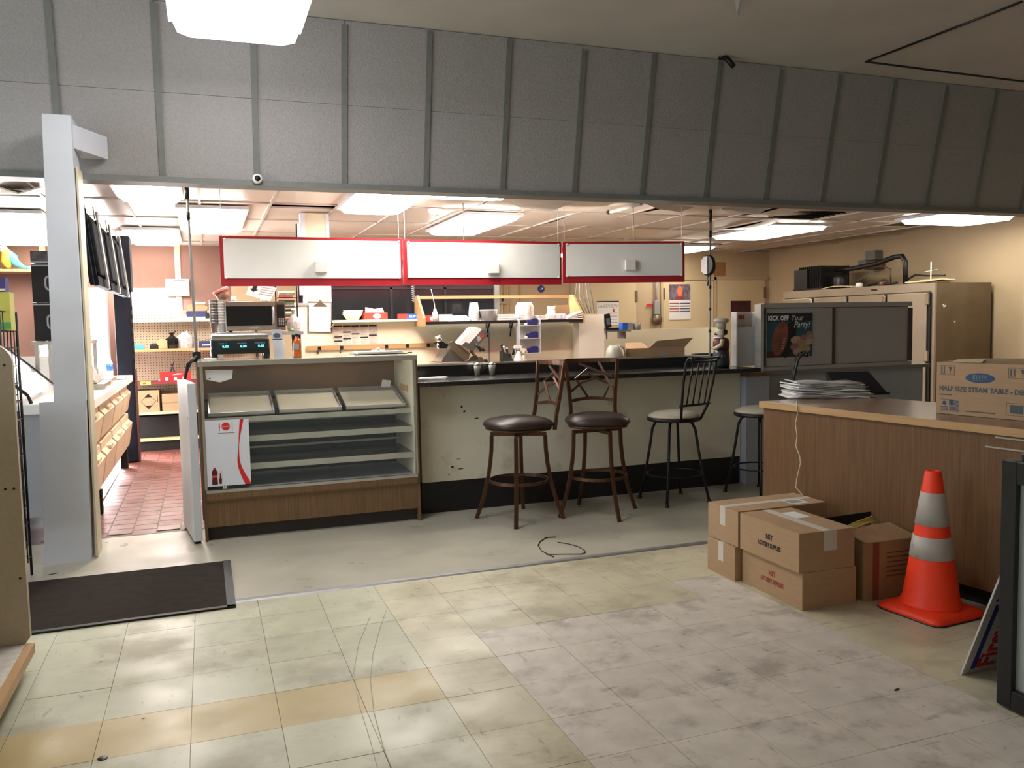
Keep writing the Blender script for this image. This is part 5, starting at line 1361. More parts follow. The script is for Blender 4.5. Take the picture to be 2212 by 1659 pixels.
t = thing('tied_bag', 'dark tied plastic bag sticking out of the red tray box', 'bag', (gx(372, .9), Yg + .285, .8535))
t.scale = (.6, .6, .8)
MB().lathe([(0, 0), (.07, 0), (.085, .06), (.06, .14), (.02, .2), (.012, .22), (.03, .26), (.0, .25)], 11, smooth=False).build('bag', mat('dark_grey_bag', (66, 64, 68), .3, var=.3, scale=20), t)
MB().tube([(0, 0, .2), (.03, 0, .28), (.05, 0, .3)], .008, 6).build('tie', m_blk, t)
t = thing('yellow_card', 'small orange price card on the maroon shelf edge', 'price tag', (gx(313, .84, Yg + .04), Yg + .03, .82))
B(-.06, .06, 0, .006, 0, .045).build('card', mat('orange_card', (226, 166, 84), .6), t); B(-.03, .01, -.0015, 0, .012, .03).build('print', m_redi, t)
z = 1.258
for px, nm, lb, mm, dims in (
        (303, 'blue_carton', 'light blue carton at the left of the wooden gondola shelf', mat('light_blue_carton', (70, 150, 214), .4), (.09, .08, .05)),
        (337, 'black_pouch', 'small black pouch next to the light blue carton', m_blkm, (.07, .07, .06)),
        (354, 'brown_carton', 'small brown carton in the middle of the wooden gondola shelf', m_card, (.08, .10, .11))):
    t = thing(nm, lb, 'box' if 'carton' in nm else 'pouch', (gx(px, z), Yg + .1, z))
    dx, dy, dz = dims
    B(-dx / 2 - .02, dx / 2 + .02, 0, dy, 0, dz, .008).build('body', mm, t)
    MB().prism([(-dx / 2, 0, dz), (dx / 2, 0, dz), (dx / 2 - .01, dy * .5, dz + .012), (-dx / 2 + .01, dy * .5, dz + .012)], (0, .01, 0)).build('flap', mm, t)
t = thing('trash_bag', 'glossy black knotted bag on the wooden gondola shelf', 'bag', (gx(375, z), Yg + .18, z))
MB().lathe([(0, 0), (.07, 0), (.08, .05), (.08, .12), (.02, .16), (.035, .2), (.0, .19)], 11, smooth=False).build('bag', mat('glossy_black_bag', (16, 16, 18), .15, var=.2), t)
MB().tube([(0, 0, .16), (.02, 0, .2), (.05, 0, .215)], .01, 6).build('knot', mat('glossy_black_bag'), t)
t = thing('clear_bag', 'crumpled clear plastic bag right of the black knotted bag', 'bag', (gx(403, z), Yg + .22, z))
MB().lathe([(0, 0), (.08, 0), (.09, .06), (.09, .14), (.03, .2), (0, .2)], 9, smooth=False, sx=1.2).build('bag', mat('cloudy_plastic'), t)
MB().tube([(0, 0, .17), (.03, 0, .22)], .014, 6).build('twist', mat('cloudy_plastic'), t)
t = thing('navy_carton', 'long navy carton with cables on the wooden gondola shelf behind the scale', 'box', (gx(450, z), Yg + .04, z))
B(-.10, .16, 0, .2, 0, .085).build('carton', mat('navy_carton', (34, 40, 92), .5), t)
B(-.06, .06, -.0012, 0, .03, .045).build('printed_line', m_paper, t)
MB().tube([(-.16, -.01, .13), (-.05, -.01, .10), (.08, -.01, .12), (.18, -.01, .20)], .007, 6).build('cable', m_laminate, t)
z = 1.623
t = thing('navy_carton', 'flat navy carton under a brown bag on the top gondola shelf', 'box', (gx(432, z), Yg + .22, z))
B(-.13, .14, 0, .18, .03, .10).build('carton', mat('navy_carton'), t); B(-.14, .15, -.01, .18, 0, .028).build('tray', m_paper, t)
t = thing('paper_bag', 'folded brown paper bag on top of the flat navy carton', 'bag', (gx(430, z), Yg + .24, z + .102))
MB().prism([(-.12, 0, 0), (.12, 0, 0), (.14, 0, .05), (.08, 0, .09), (-.10, 0, .08)], (0, .14, 0)).build('bag', m_card, t)
MB().prism([(-.05, -.01, .085), (.1, -.01, .09), (.12, -.01, .11), (-.02, -.01, .115)], (0, .12, 0)).build('white_fold', m_paper, t)
t = thing('black_pouch', 'black shoulder pouch right of the flat navy carton', 'pouch', (gx(457, z), Yg + .2, z))
MB().prism([(-.05, 0, 0), (.10, 0, .0), (.12, 0, .14), (.05, 0, .17), (-.03, 0, .10)], (0, .1, 0)).build('pouch', m_blkm, t)
MB().at(.0, -.005, .09, rx=math.pi / 2).lathe([(.02, 0), (.024, .006), (0, .01)], 10).build('badge', m_card, t)
t = thing('rope_coil', 'pale coil of rope and wrap on the top gondola shelf', 'rope', (gx(398, z), Yg + .26, z))
for k in range(5): MB().at(.0, 0, .014 + .021 * k).ring(.07 - .004 * k, .011, 0, 18, 6).build('coil', mat('pale_rope', (206, 184, 160), .8), t)
# white sign box on the wall
a, b = P(357, 603, YB - .04), P(410, 640, YB - .04)
t = thing('wall_dispenser', 'white paper dispenser box on the peach back wall', 'dispenser', (a.x, YB - .10, b.z))
B(0, b.x - a.x, 0, .09, 0, a.z - b.z, .006).build('body', m_plast, t)
B(.1, .24, -.002, 0, a.z - b.z - .03, a.z - b.z - .022).build('slot', m_blkm, t)
t = thing('shelf_light', 'bright fluorescent shelf light above the gondola at the end of the aisle', 'light', (-.62, 11.66, 1.96))
B(-.30, .26, .06, .23, .03, .07).build('housing', m_whiteg, t)
MB().tube([(-.28, .04, 0), (.24, .04, 0)], .024, 10).build('tube', m_cool, t)
for x in (-.29, .25): B(x, x + .012, .0, .08, -.03, .04).build('end_holder', m_plast, t)
# wall battens on the peach wall
for px in (383, 92):
    c = P(px, 560, YB - .01)
    B(c.x - .035, c.x + .035, YB - .012, YB, 1.2, ZC).build('wall_batten', mat('pale_peach_trim', (226, 196, 172), .5), wb2)
# lit drinks cooler behind the deli counter
t = thing('lit_cooler', 'brightly lit drinks cooler glowing behind the deli counter', 'cooler', (-1.78, 10.95, 0), math.radians(14))
B(-.02, .72, .0, .5, 0, .12).build('plinth', m_blkm, t)
B(-.02, .72, .28, .5, .12, 2.02).build('cabinet', m_whiteg, t)
B(.02, .68, .262, .279, .16, 1.96).build('light_panel', m_cool, t)
for x in (-.02, .69): B(x, x + .03, .0, .28, .12, 2.02).build('side_wall', m_whiteg, t)
for z in (.5, .85, 1.2, 1.5): B(.012, .688, .04, .26, z, z + .012).build('shelf', m_glass('acrylic'), t)
B(.7, .72, -.02, .0, .12, 2.02).build('door_edge', m_alu, t)
m_drk = [mat('drink_%d' % k, c_, .2) for k, c_ in enumerate(((180, 176, 190), (120, 130, 170), (200, 150, 150)))]
for k in range(8):
    q = thing('drink_bottle', 'pale drink bottle in the lit cooler, %s on the %s shelf' % (('first', 'second', 'third', 'fourth')[k % 4], ('lower', 'upper')[k // 4]), 'bottle', (0, 0, 0), 0, 'bottles in the lit cooler')
    MB().lathe([(0, 0), (.03, 0), (.032, .12), (.014, .17), (.014, .2), (0, .2)], 12).build('body', m_drk[k % 3], q)
    MB().at(0, 0, .2).lathe([(.015, 0), (.015, .014), (0, .015)], 10).build('cap', m_plast, q)
    ang = math.radians(14); lx, ly = .12 + .15 * (k % 4), .12
    q.location = (-1.78 + lx * math.cos(ang) - ly * math.sin(ang), 10.95 + lx * math.sin(ang) + ly * math.cos(ang), (.8626, 1.2126)[k // 4])
# overshelf carrying the black cartons
ov = B(-.56, -.14, 1.2, 1.9, 1.39, 1.42).build('overshelf', m_alu, DC)
for x in (-.54, -.18):
    for y in (1.23, 1.85): B(x, x + .03, y, y + .03, 1.0, 1.39).build('overshelf_post', m_alu, DC)
B(-1.05, -.25, 1.95, 1.97, 1.0, 1.28).build('white_splash', m_whiteg, DC)
# black stacked speakers/boxes left of the post
for k, (z, lb) in enumerate(((1.36, 'black carton with a rounded white emblem left of the post, lower of two'), (1.68, 'black carton with a rounded white emblem left of the post, upper of two'))):
    a = P(74, 700, 7.9)
    t = thing('black_carton', lb, 'box', (-1.345, 8.0, 1.422 + .325 * k), 0, 'black cartons left of the white post')
    B(0, .36, 0, .28, 0, .32).build('carton', m_blkm, t)
    for q, (x0, x1, z0, z1) in enumerate(((.10, .2, .09, .10), (.10, .2, .215, .225), (.10, .11, .09, .225), (.19, .2, .09, .225))):
        pass
    m = MB(); m.at(.16, -.0004, .16, rx=math.pi / 2).lathe([(0, 0), (.066, 0), (.066, .0008), (0, .0008)], 24, sq=4); m.build('emblem_ring', m_laminate2, t)
    m = MB(); m.at(.16, -.0012, .16, rx=math.pi / 2).lathe([(0, 0), (.052, 0), (.052, .0008), (0, .0008)], 24, sq=4); m.build('emblem_field', m_blkm, t)
    B(.0, .36, -.001, 0, .300, .312).build('pale_stripe', m_laminate2, t)
    text('B', .07, m_redi if k else m_laminate2, t, (.15, -.0022, .16), bold=.002)
a = P(74, 585, 7.9)
t = thing('photo_carton', 'dark carton with a grey photo print on top of the black cartons', 'box', (-1.345, 8.0, 2.075))
B(0, .36, 0, .25, 0, .10).build('carton', mat('grey_photo_print', (72, 70, 74), .5, var=.7, scale=14), t)
B(0, .36, -.001, 0, .0, .012).build('pale_stripe', m_laminate2, t)
# parrot on its shelf
p = P(30, 580, 11.7)
t = thing('parrot_shelf', 'wooden shelf high on the peach wall carrying a toy parrot', 'shelf', (p.x, 11.68, p.z - .02))
B(-.45, .45, -.2, .21, -.03, 0).build('board', m_oak, t)
for x in (-.3, .3): B(x, x + .02, -.1, .21, -.12, -.03).build('bracket', m_oak, t)
z = p.z - .02
t = thing('toy_parrot', 'toy blue and yellow parrot perched on the high shelf', 'toy', (P(22, 575, 11.6).x, 11.6, z))
m_pb = mat('parrot_blue', (64, 140, 160), .6, var=.15, scale=30); m_py = mat('parrot_yellow', (220, 180, 60), .6, var=.1)
MB().tube([(-.02, 0, .02), (-.035, 0, .10), (-.03, 0, .18), (-.04, 0, .235), (-.045, 0, .27)], [.03, .062, .055, .04, .01], 12).build('body', m_py, t)
MB().tube([(-.055, 0, .20), (-.06, 0, .235), (-.055, 0, .27), (-.05, 0, .285)], [.03, .05, .045, .01], 12).build('head', mat('parrot_cream', (226, 206, 160), .6), t)
MB().tube([(-.10, 0, .235), (-.125, 0, .22), (-.12, 0, .19)], [.022, .018, .004], 8).build('beak', m_blk, t)
MB().tube([(.0, .0, .22), (.03, 0, .15), (.06, 0, .08), (.14, 0, .03), (.26, 0, .012)], [.02, .055, .05, .026, .008], 10).build('wing', m_pb, t)
MB().tube([(.08, .03, .03), (.2, .03, .022), (.32, .03, .015)], [.02, .018, .006], 8).build('tail', mat('parrot_cream'), t)
MB().at(-.085, -.046, .245).lathe([(0, -.006), (.008, 0), (0, .006)], 8).build('eye', m_blk, t)
for y in (-.02, .02): MB().tube([(-.03, y, .03), (-.05, y, .01), (-.08, y, .008)], .01, 6).build('foot', m_blkm, t)
# wire rack behind the gondola end
t = thing('wire_rack', 'black wire grid rack standing between the gondola end and the post', 'rack', (-1.05, 5.80, 0))
for x in (-.55, -.02):
    for y in (-.45, 0): MB().tube([(x, y, 0), (x, y, 1.62)], .008, 6).build('post', m_blkm, t)
for k in range(15):
    z = .12 + .107 * k
    MB().tube([(-.02, -.45, z), (-.02, 0, z)], .0035, 5).build('grid_wire', m_blkm, t)
    MB().tube([(-.55, 0, z), (-.02, 0, z)], .0035, 5).build('grid_wire', m_blkm, t)
for k in range(4):
    y = -.36 + .09 * k
    MB().tube([(-.02, y, .1), (-.02, y, 1.62)], .0035, 5).build('grid_wire', m_blkm, t)
for k in range(5):
    x = -.48 + .09 * k
    MB().tube([(x, 0, .1), (x, 0, 1.62)], .0035, 5).build('grid_wire', m_blkm, t)
B(-.54, -.03, -.02, -.008, .25, 1.02).build('shade_sheet', m_darkk, t)  # dark sheet put in for the shade over the rack's contents
for z in (.18, 1.12, 1.5): B(-.54, -.03, -.44, -.01, z, z + .008).build('tray', m_blkm, t)
t0 = t
def rk_item(nm, lb, cat_, px, w_, d_, h_, z, y, c1, c2):
    p = P(px, 700, y)
    q = thing(nm, lb, cat_, (p.x, y, z))
    B(-w_, 0, 0, d_, 0, h_).build('carton', mat(nm + '_a' + str(c1), c1, .5), q)
    B(-w_, 0, -.0012, 0, h_ * .05, h_ * .22).build('printed_band', mat(nm + '_b' + str(c2), c2, .5), q)
    B(-w_ * .8, -w_ * .35, -.0014, 0, h_ * .6, h_ * .9).build('printed_block', mat('pale_blue_print', (110, 150, 190), .5), q)
rk_item('snack_carton', 'yellow green snack carton on the wire rack at the left edge', 'box', 24, .16, .12, .22, 1.5095, 5.5, (196, 190, 90), (90, 170, 90))
rk_item('snack_carton', 'small purple and white carton on top of the yellow green one', 'box', 16, .14, .10, .08, 1.732, 5.51, (70, 60, 120), (220, 200, 200))
p = P(60, 940, 5.7)
for k in range(3):
    q = thing('snack_packet', 'white snack packet low in the wire rack, %s' % ('lowest', 'middle', 'topmost')[k], 'packet', (-1.14, 5.50, .1885 + .062 * k), 0, 'packets in the wire rack')
    B(-.12, .03, 0, .14, 0, .055, .015).build('wrap', mat('grey_white_wrap', (170, 170, 168), .4, var=.2, scale=12), q)
    B(-.08, 0, -.001, .0, .015, .04).build('print', mat('pale_blue_print'), q)
q = thing('snack_packet', 'crinkled teal snack packet on the middle tray of the wire rack', 'packet', (-1.13, 5.44, 1.129))
MB().prism([(-.16, 0, 0), (.03, 0, 0), (.02, .02, .10), (-.13, .02, .13)], (0, .05, 0)).build('wrap', mat('teal_grey_wrap', (110, 150, 150), .35, var=.5, scale=14), q)
B(-.10, -.03, -.001, .0, .03, .06).build('print', m_paper, q)
# foreground gondola end at the left
t = thing('gondola_end', 'beige gondola end panel with rounded corner at the left edge', 'shelving', (-.79, 4.14, 0))
pts = []
zt_ = 1.452; r = .085
pts = [(0, 0, .0)] + [(0, 0, zt_ - r)] + [(-r + r * math.cos(a), 0, zt_ - r + r * math.sin(a)) for a in [math.pi / 2 * k / 6 for k in range(1, 7)]] + [(-.62, 0, zt_), (-.62, 0, 0)]
pts[0] = (-.03, 0, 0); pts.insert(1, (-.035, 0, .10)); pts.insert(2, (.004, 0, .15)); pts.insert(3, (.004, 0, .2))
MB().prism(pts, (0, .035, 0)).build('end_panel', mat('beige_enamel', (182, 170, 148), .45, var=.05, scale=40, bump=.1), t)
for x, z in ((-.03, 1.36), (-.022, .82), (-.02, .42), (-.055, .82)):
    MB().at(x, 0, z, rx=math.pi / 2).lathe([(.0055, -.001), (.0055, .0015), (0, .002)], 8).build('peg_hole', m_blkm, t)
B(-.62, .015, -2.4, -.004, .10, .125).build('base_deck', mat('speckled_white_deck', (196, 192, 182), .5, var=.12, scale=30, stain=[((60, 56, 50), 9, .66, .7, (1, 1, 1))]), t)
B(-.012, .022, -2.4, -.004, .085, .127).build('deck_edge', m_oak, t)
B(-.60, -.05, -2.38, -.004, 0, .10).build('kick', m_blkm, t)
B(-.61, -.60, -2.4, -.004, .126, 1.3).build('back_sheet', m_peg, t)
# floor mat
a = FL(498, 1213); b = FL(510, 1313); c = FL(75, 1372); d = FL(75, 1259)
t = thing('floor_mat', 'dark brown ribbed floor mat lying before the white post', 'mat', (0, 0, .001))
w = Vector((-1, 0, 0)) * .30
q = [a, b, c + w, d + w]
MB().prism([(p.x, p.y, 0) for p in q], (0, 0, .008)).build('mat', mat('dark_brown_mat', (46, 39, 35), .95, var=.14, scale=14, bump=.3, spec=.08), t)
m = MB(); e = a - b
m.prism([(a.x - .045, a.y, .008), (a.x, a.y, .008), (b.x, b.y, .008), (b.x - .045, b.y, .008)], (0, 0, .003)); m.prism([(b.x, b.y + .03, .008), (b.x, b.y, .008), (c.x - .3, c.y, .008), (c.x - .3, c.y + .03, .008)], (0, 0, .003))
m.build('rubber_border', mat('grey_rubber', (62, 62, 62), .6), t)
# old scratches and a drain plug on the tiles
def scratch(pts, w, nm='floor_scratch'):
    m = MB(); q = [FL(*p, .0012) for p in pts]
    m.tube(q, 0, flat=(w, .0006)); m.build(nm, mat('scratch_grey', (142, 136, 118), .6), floor)
scratch(((834, 1318), (820, 1360), (806, 1410), (800, 1470), (808, 1540), (830, 1620), (846, 1659)), .003)
scratch(((800, 1330), (775, 1390), (764, 1450), (775, 1520), (800, 1600), (815, 1659)), .002)
p = FL(222, 1638); d = single('drain_plug', MB().lathe([(0, 0), (.018, 0), (.016, .002), (0, .0025)], 14), m_blk, 'small dark round plug set in the yellow tile row', 'plug', (p.x, p.y, .0004))
for px, py, w_ in ((115, 1240, .05), (230, 1172, .02), (514, 1170, .02), (217, 1430, .015), (310, 1552, .012), (1937, 1490, .03)):
    p = FL(px, py); MB().at(p.x, p.y, .0012, .3).lathe([(0, 0), (w_ * .6, 0), (w_ * .4, .0006), (0, .0006)], 9, sy=.35).build('floor_stain', m_ink, floor)
# curl of black wire on the floor
pts = [FL(*p, .004) for p in ((1201, 1160), (1180, 1161), (1166, 1170), (1162, 1178), (1170, 1190), (1184, 1197), (1196, 1203))]
o = single('floor_wire', MB().tube(pts, .0035, 5), m_blk, 'short curl of black wire on the floor, left of two', 'wire')
pts = [FL(*p, .004) for p in ((1205, 1171), (1230, 1175), (1250, 1181), (1263, 1189), (1264, 1194), (1255, 1197), (1220, 1197), (1180, 1198))]
o = single('floor_wire', MB().tube(pts, .003, 5), m_blk, 'thin loop of black wire on the floor, right of two', 'wire')
# ================================================================== RIGHT FOREGROUND
ca = math.radians(-6.3)                                  # the wooden counter runs slightly askew
zc = .905
p0 = FL(1650, 880, zc)                                   # far front corner of the carcass
t = thing('wood_counter', 'woodgrain laminate counter with pale oak edge at the right', 'counter', (p0.x, p0.y, 0), -ca - math.pi / 2)
# local +x runs toward the viewer along the front, local +y runs away from the front (into the counter)
Lw, Dw = 3.4, .78
B(0, Lw, .0, Dw, .10, zc).build('front_panel', m_wood, t)
B(.04, Lw, .07, Dw - .02, 0, .10).build('kick', m_darkk, t)
B(-.02, Lw, -.022, .0, zc, zc + .04).build('front_edge', m_edge, t)
B(-.02, Lw, .0, Dw + .02, zc, zc + .039).build('top', mat('tan_laminate_top', (140, 112, 88), .22, var=.10, scale=5), t)
B(-.022, -.0202, -.022, Dw, zc, zc + .04).build('end_edge', m_edge, t)
for z0, z1, x0 in ((.835, .845, 1.48), (.795, .805, 1.32)):
    pass
T_ = t.matrix_basis.copy()
T_ = Matrix.Translation(t.location) @ Matrix.Rotation(-ca - math.pi / 2, 4, 'Z')
TI = T_.inverted()
def onface(px, py):
    """point of the front face seen at a pixel"""
    o = TI @ Vector((0, 0, H)); d = TI.to_3x3() @ ray(px, py)
    return o + d * (-o.y / d.y)
for (x, y) in ((2152, 944), (2130, 964)):
    q = onface(x, y)
    B(q.x, Lw, -.008, -.001, q.z - .004, q.z + .004).build('metal_strip', m_alu, t)
zt_ = zc + .041
def toploc(px, py): return FL(px, py, zt_)
# papers on the counter
c = toploc(1768, 856)
random.seed(9)
t = thing('newspaper_pile', 'untidy pile of folded newspapers on the wooden counter', 'newspapers', (c.x + .03, c.y - .01, zt_), math.radians(-16))
for k in range(11):
    ox, oy, an = random.uniform(-.025, .025), random.uniform(-.02, .02), random.uniform(-.2, .2)
    m = MB().at(ox, oy, .0096 * k, an)
    n = 6; up_, dn = [], []
    L_ = .27 - .005 * k; Wd = .15
    for i in range(n + 1):
        x = -L_ + 2 * L_ * i / n; zz = .006 * math.sin(i * 1.7 + k) * (1 if 0 < i < n else .3) + (.010 * (1.5 - i) if i < 2 and k > 4 else 0)
        up_.append((x, zz))
    top = [[m.v((x, y, z + .0062)) for x, z in up_] for y in (-Wd, Wd)]
    bot = [[m.v((x, y, max(0, z))) for x, z in up_] for y in (-Wd, Wd)]
    for i in range(n):
        m.f([top[0][i], top[0][i + 1], top[1][i + 1], top[1][i]], True); m.f([bot[0][i], bot[1][i], bot[1][i + 1], bot[0][i + 1]], True)
        m.f([top[0][i], bot[0][i], bot[0][i + 1], top[0][i + 1]]); m.f([top[1][i], top[1][i + 1], bot[1][i + 1], bot[1][i]])
    m.f([top[0][0], top[1][0], bot[1][0], bot[0][0]]); m.f([top[0][n], bot[0][n], bot[1][n], top[1][n]])
    m.build('newspaper', mat('newsprint_%d' % (k % 3), ((214, 212, 210), (180, 178, 180), (226, 224, 220))[k % 3], .75, var=.14, scale=18), t)
# string hanging down the counter front
pts = []
for x, y in ((1729, 866), (1729, 880), (1731, 892), (1726, 915), (1730, 940), (1727, 962), (1736, 985), (1737, 1000), (1729, 1035), (1727, 1052), (1740, 1066), (1746, 1080)):
    q = onface(x, y); pts.append(T_ @ Vector((q.x, -.03, q.z)))
o = single('string', MB().tube(pts, .0042, 6), mat('pale_string', (206, 190, 164), .8), 'pale string hanging from the newspapers down the wooden counter', 'string')
# steam table carton
a, b = toploc(2022, 892), toploc(2212, 909)
hb = .29
ang = math.atan2(b.y - a.y, b.x - a.x)
t = thing('steam_table_carton', 'big brown carton with blue oval logo on the wooden counter', 'box', (a.x, a.y, zt_), ang)
Lb = (b - a).length * 1.52
B(0, Lb, 0, .36, 0, hb).build('carton', m_card, t)
m_bi = mat('blue_ink', (26, 72, 110), .6); m_gi = mat('grey_blue_ink', (74, 84, 92), .7)
def fx_(px, py):
    o = Vector((0, 0, H)) - t.location; o.rotate(Matrix.Rotation(-ang, 3, 'Z')); d = ray(px, py).copy(); d.rotate(Matrix.Rotation(-ang, 3, 'Z'))
    return o + d * (-o.y / d.y)
MB().prism([(.02, .02, hb + .001), (Lb, .02, hb + .001), (Lb, .2, hb + .03), (.10, .2, hb + .012)], (0, .004, .002)).build('top_flap', m_card, t)
MB().prism([(.09, -.004, hb + .001), (.26, -.01, hb + .003), (.24, .06, hb + .02), (.08, .06, hb + .012)], (0, .004, .002)).build('torn_flap', mat('pale_card', (214, 196, 160), .7), t)
c = fx_(2117, 817)
disc(MB(), (c.x, -.0006, c.z), (1, 0, 0), (0, 0, 1), abs(fx_(2149, 817).x - c.x), .027, .0008, 28).build('logo_oval', m_bi, t)
text('ELITE', .030, mat('pale_ink', (150, 140, 110), .7), t, (c.x, -.0014, c.z + .004), sx=.95 * abs(fx_(2149, 817).x - c.x) / .065)
B(c.x - .04, c.x + .04, -.0014, -.0006, c.z - .014, c.z - .011).build('logo_line', mat('pale_ink'), t)
p, q = fx_(2029, 838), fx_(2170, 849)
sz = .036
tx = text('HALF SIZE STEAM TABLE - DEEP', sz, m_gi, t, (p.x, -.001, p.z), align='LEFT', bold=.0013)
# fit the width to the printed line
wid = max(v.co.x for v in tx.data.vertices) - min(v.co.x for v in tx.data.vertices)
want = (q.x - p.x) * 1.36
x00 = p.x
for v in tx.data.vertices: v.co.x = x00 + (v.co.x - x00) * want / wid
p = fx_(2029, 850); B(p.x, p.x + .075, -.001, 0, p.z - .006, p.z).build('printed_line', m_gi, t)
p = fx_(2086, 887); B(p.x, fx_(2150, 893).x, -.001, 0, p.z - .006, p.z).build('printed_line', m_gi, t)
def frame(m, x0, x1, z0, z1, w_=.0018):
    for a_ in ((x0, x1, z0, z0 + w_), (x0, x1, z1 - w_, z1), (x0, x0 + w_, z0, z1), (x1 - w_, x1, z0, z1)): m.box(a_[0], a_[1], -.001, 0, a_[2], a_[3])
for px0, px1, py0, py1 in ((2030, 2062, 790, 809), (2178, 2222, 796, 817)):
    a_, b_ = fx_(px0, py1), fx_(px1, py0); m = MB(); frame(m, a_.x, b_.x, a_.z, b_.z); w_ = b_.x - a_.x
    h_ = b_.z - a_.z
    m.box(a_.x + w_ * .1, a_.x + w_ * .18, -.001, 0, a_.z + h_ * .2, b_.z - h_ * .12); m.box(a_.x + w_ * .27, a_.x + w_ * .35, -.001, 0, a_.z + h_ * .2, b_.z - h_ * .12); m.box(a_.x + w_ * .08, a_.x + w_ * .38, -.001, 0, a_.z + h_ * .1, a_.z + h_ * .17)
    m.prism([(a_.x + w_ * .6, -.001, b_.z - h_ * .15), (a_.x + w_ * .85, -.001, b_.z - h_ * .15), (a_.x + w_ * .75, -.001, a_.z + h_ * .45), (a_.x + w_ * .70, -.001, a_.z + h_ * .45)], (0, .001, 0)); m.box(a_.x + w_ * .71, a_.x + w_ * .74, -.001, 0, a_.z + h_ * .15, a_.z + h_ * .45)
    m.build('handling_symbols', m_gi, t)
a_, b_ = fx_(2030, 887), fx_(2071, 864); m = MB(); w_ = b_.x - a_.x; h_ = b_.z - a_.z
m.box(a_.x, a_.x + w_ * .48, -.001, 0, b_.z - .002, b_.z); m.box(a_.x, a_.x + w_ * .48, -.001, 0, a_.z, a_.z + .002)
for k in range(3): m.box(a_.x + w_ * .04, a_.x + w_ * .44, -.001, 0, a_.z + h_ * (.1 + .12 * k), a_.z + h_ * (.16 + .12 * k))
disc(m, (a_.x + w_ * .25, -.001, a_.z + h_ * .68), (1, 0, 0), (0, 0, 1), h_ * .17, h_ * .17, .001)
for k in range(9): m.box(a_.x + w_ * .5, b_.x, -.001, 0, a_.z + h_ * (.03 + .105 * k), a_.z + h_ * (.085 + .105 * k))
m.box(a_.x + w_ * .5, a_.x + w_ * .72, -.0012, 0, a_.z + h_ * .55, b_.z)
m.build('printed_flag_block', m_bi, t)
a_, b_ = fx_(2173, 897), fx_(2216, 873); m = MB(); frame(m, a_.x, b_.x, a_.z, b_.z); m.box(a_.x + .02, b_.x - .012, -.001, 0, a_.z + .012, b_.z - .01); m.build('printed_panel', m_gi, t)
# black slanted box beyond the newspapers
c = toploc(1848, 859)
t = thing('slanted_box', 'black slanted display box behind the newspapers on the counter', 'box', (c.x + .15, c.y + .25, zt_), math.radians(-20))
zz = .155
MB().prism([(-.10, -.10, .02), (.24, -.10, .02), (.18, .06, zz), (-.12, .06, zz)], (0, .03, .006)).build('slanted_front', mat('black_felt', (22, 20, 20), .8), t)
B(-.10, .26, -.11, .10, 0, .02).build('base', m_blk, t)
MB().prism([(-.10, -.08, .02), (-.10, .10, .02), (-.12, .09, zz - .01), (-.12, .05, zz - .01)], (.01, 0, 0)).build('side_wall', m_blk, t)
B(-.26, -.13, .0, .06, .0, .02, .004).build('black_tool', m_blk, t)
# ---------------- cartons on the floor
def flapbox(name, label, x, y, z, w_, d_, h_, rz, mt, tape_dir=None, group=None, mark=None, fronttape=True):
    t = thing(name, label, 'box', (x, y, z), rz, group)
    B(0, w_, 0, d_, 0, h_ - .004).build('carton', mt, t)
    if tape_dir == 'y':
        B(.002, w_ / 2 - .0015, 0, d_, h_ - .004, h_).build('top_flap', mt, t); B(w_ / 2 + .0015, w_ - .002, 0, d_, h_ - .004, h_).build('top_flap', mt, t)
        B(w_ / 2 - .026, w_ / 2 + .026, -.0008, d_ + .0008, h_, h_ + .0009).build('tape', m_tape, t)
        if fronttape: B(w_ / 2 - .04 + .02, w_ / 2 + .06, -.0012, -.0002, h_ - .105, h_).build('tape', m_tape, t)
    elif tape_dir == 'x':
        B(0, w_, .002, d_ / 2 - .0015, h_ - .004, h_).build('top_flap', mt, t); B(0, w_, d_ / 2 + .0015, d_ - .002, h_ - .004, h_).build('top_flap', mt, t)
        B(-.0008, w_ + .0008, d_ / 2 - .026, d_ / 2 + .026, h_, h_ + .0009).build('tape', m_tape, t)
        B(-.0012, -.0002, d_ / 2 - .026, d_ / 2 + .024, h_ - .11, h_).build('tape', m_tape, t)
    if mark:
        txt, mm = mark
        text(txt[0], .040, mm, t, (-.0008, d_ * .48, h_ * .62), xa=(0, -1, 0), ya=(0, 0, 1), bold=.0012, sx=.8)
        text(txt[1], .034, mm, t, (-.0008, d_ * .48, h_ * .40), xa=(0, -1, 0), ya=(0, 0, 1), bold=.0012, sx=.70)
    return t
gA = 'lottery supply cartons on the floor'
hA = .196
tA = flapbox('lottery_carton', 'brown carton with red lettering on the floor, lower of the stack', 2.812, 3.44, 0, .335, .53, hA, math.radians(-1.5), m_card, 'y', gA, (('NST', 'LOTTERY SUPPLIES'), m_redi), fronttape=False)
tB = flapbox('lottery_carton', 'brown carton with black lettering and white tape, on the red lettered carton', 2.790, 3.44, hA + .002, .345, .52, .205, math.radians(-1.5), m_card, 'y', gA, (('NST', 'LOTTERY SUPPLIES'), m_ink))
B(.2, .29, .28, .42, .2056, .2064).build('address_label', m_paper, tB)
hD = .196
tD = flapbox('lottery_carton', 'small brown carton at the left end of the floor stack', 2.785, 3.985, 0, .33, .275, hD, 0, m_card, 'x', gA)
tC = flapbox('lottery_carton', 'long brown carton with white tape lying across the back of the stack', 2.80, 3.975, hD + .004, .62, .30, .205, math.radians(0), m_card, 'x', gA)
B(.40, .52, .03, .14, .2056, .2064).build('address_label', m_paper, tC)
B(.41, .50, .05, .12, .2066, .2070).build('printed_block', m_grp, tC)
# support for the long carton at its right end
flapbox('lottery_carton', 'brown carton hidden under the right end of the long taped carton', 3.16, 3.985, 0, .28, .26, hD, 0, m_card, None, gA)
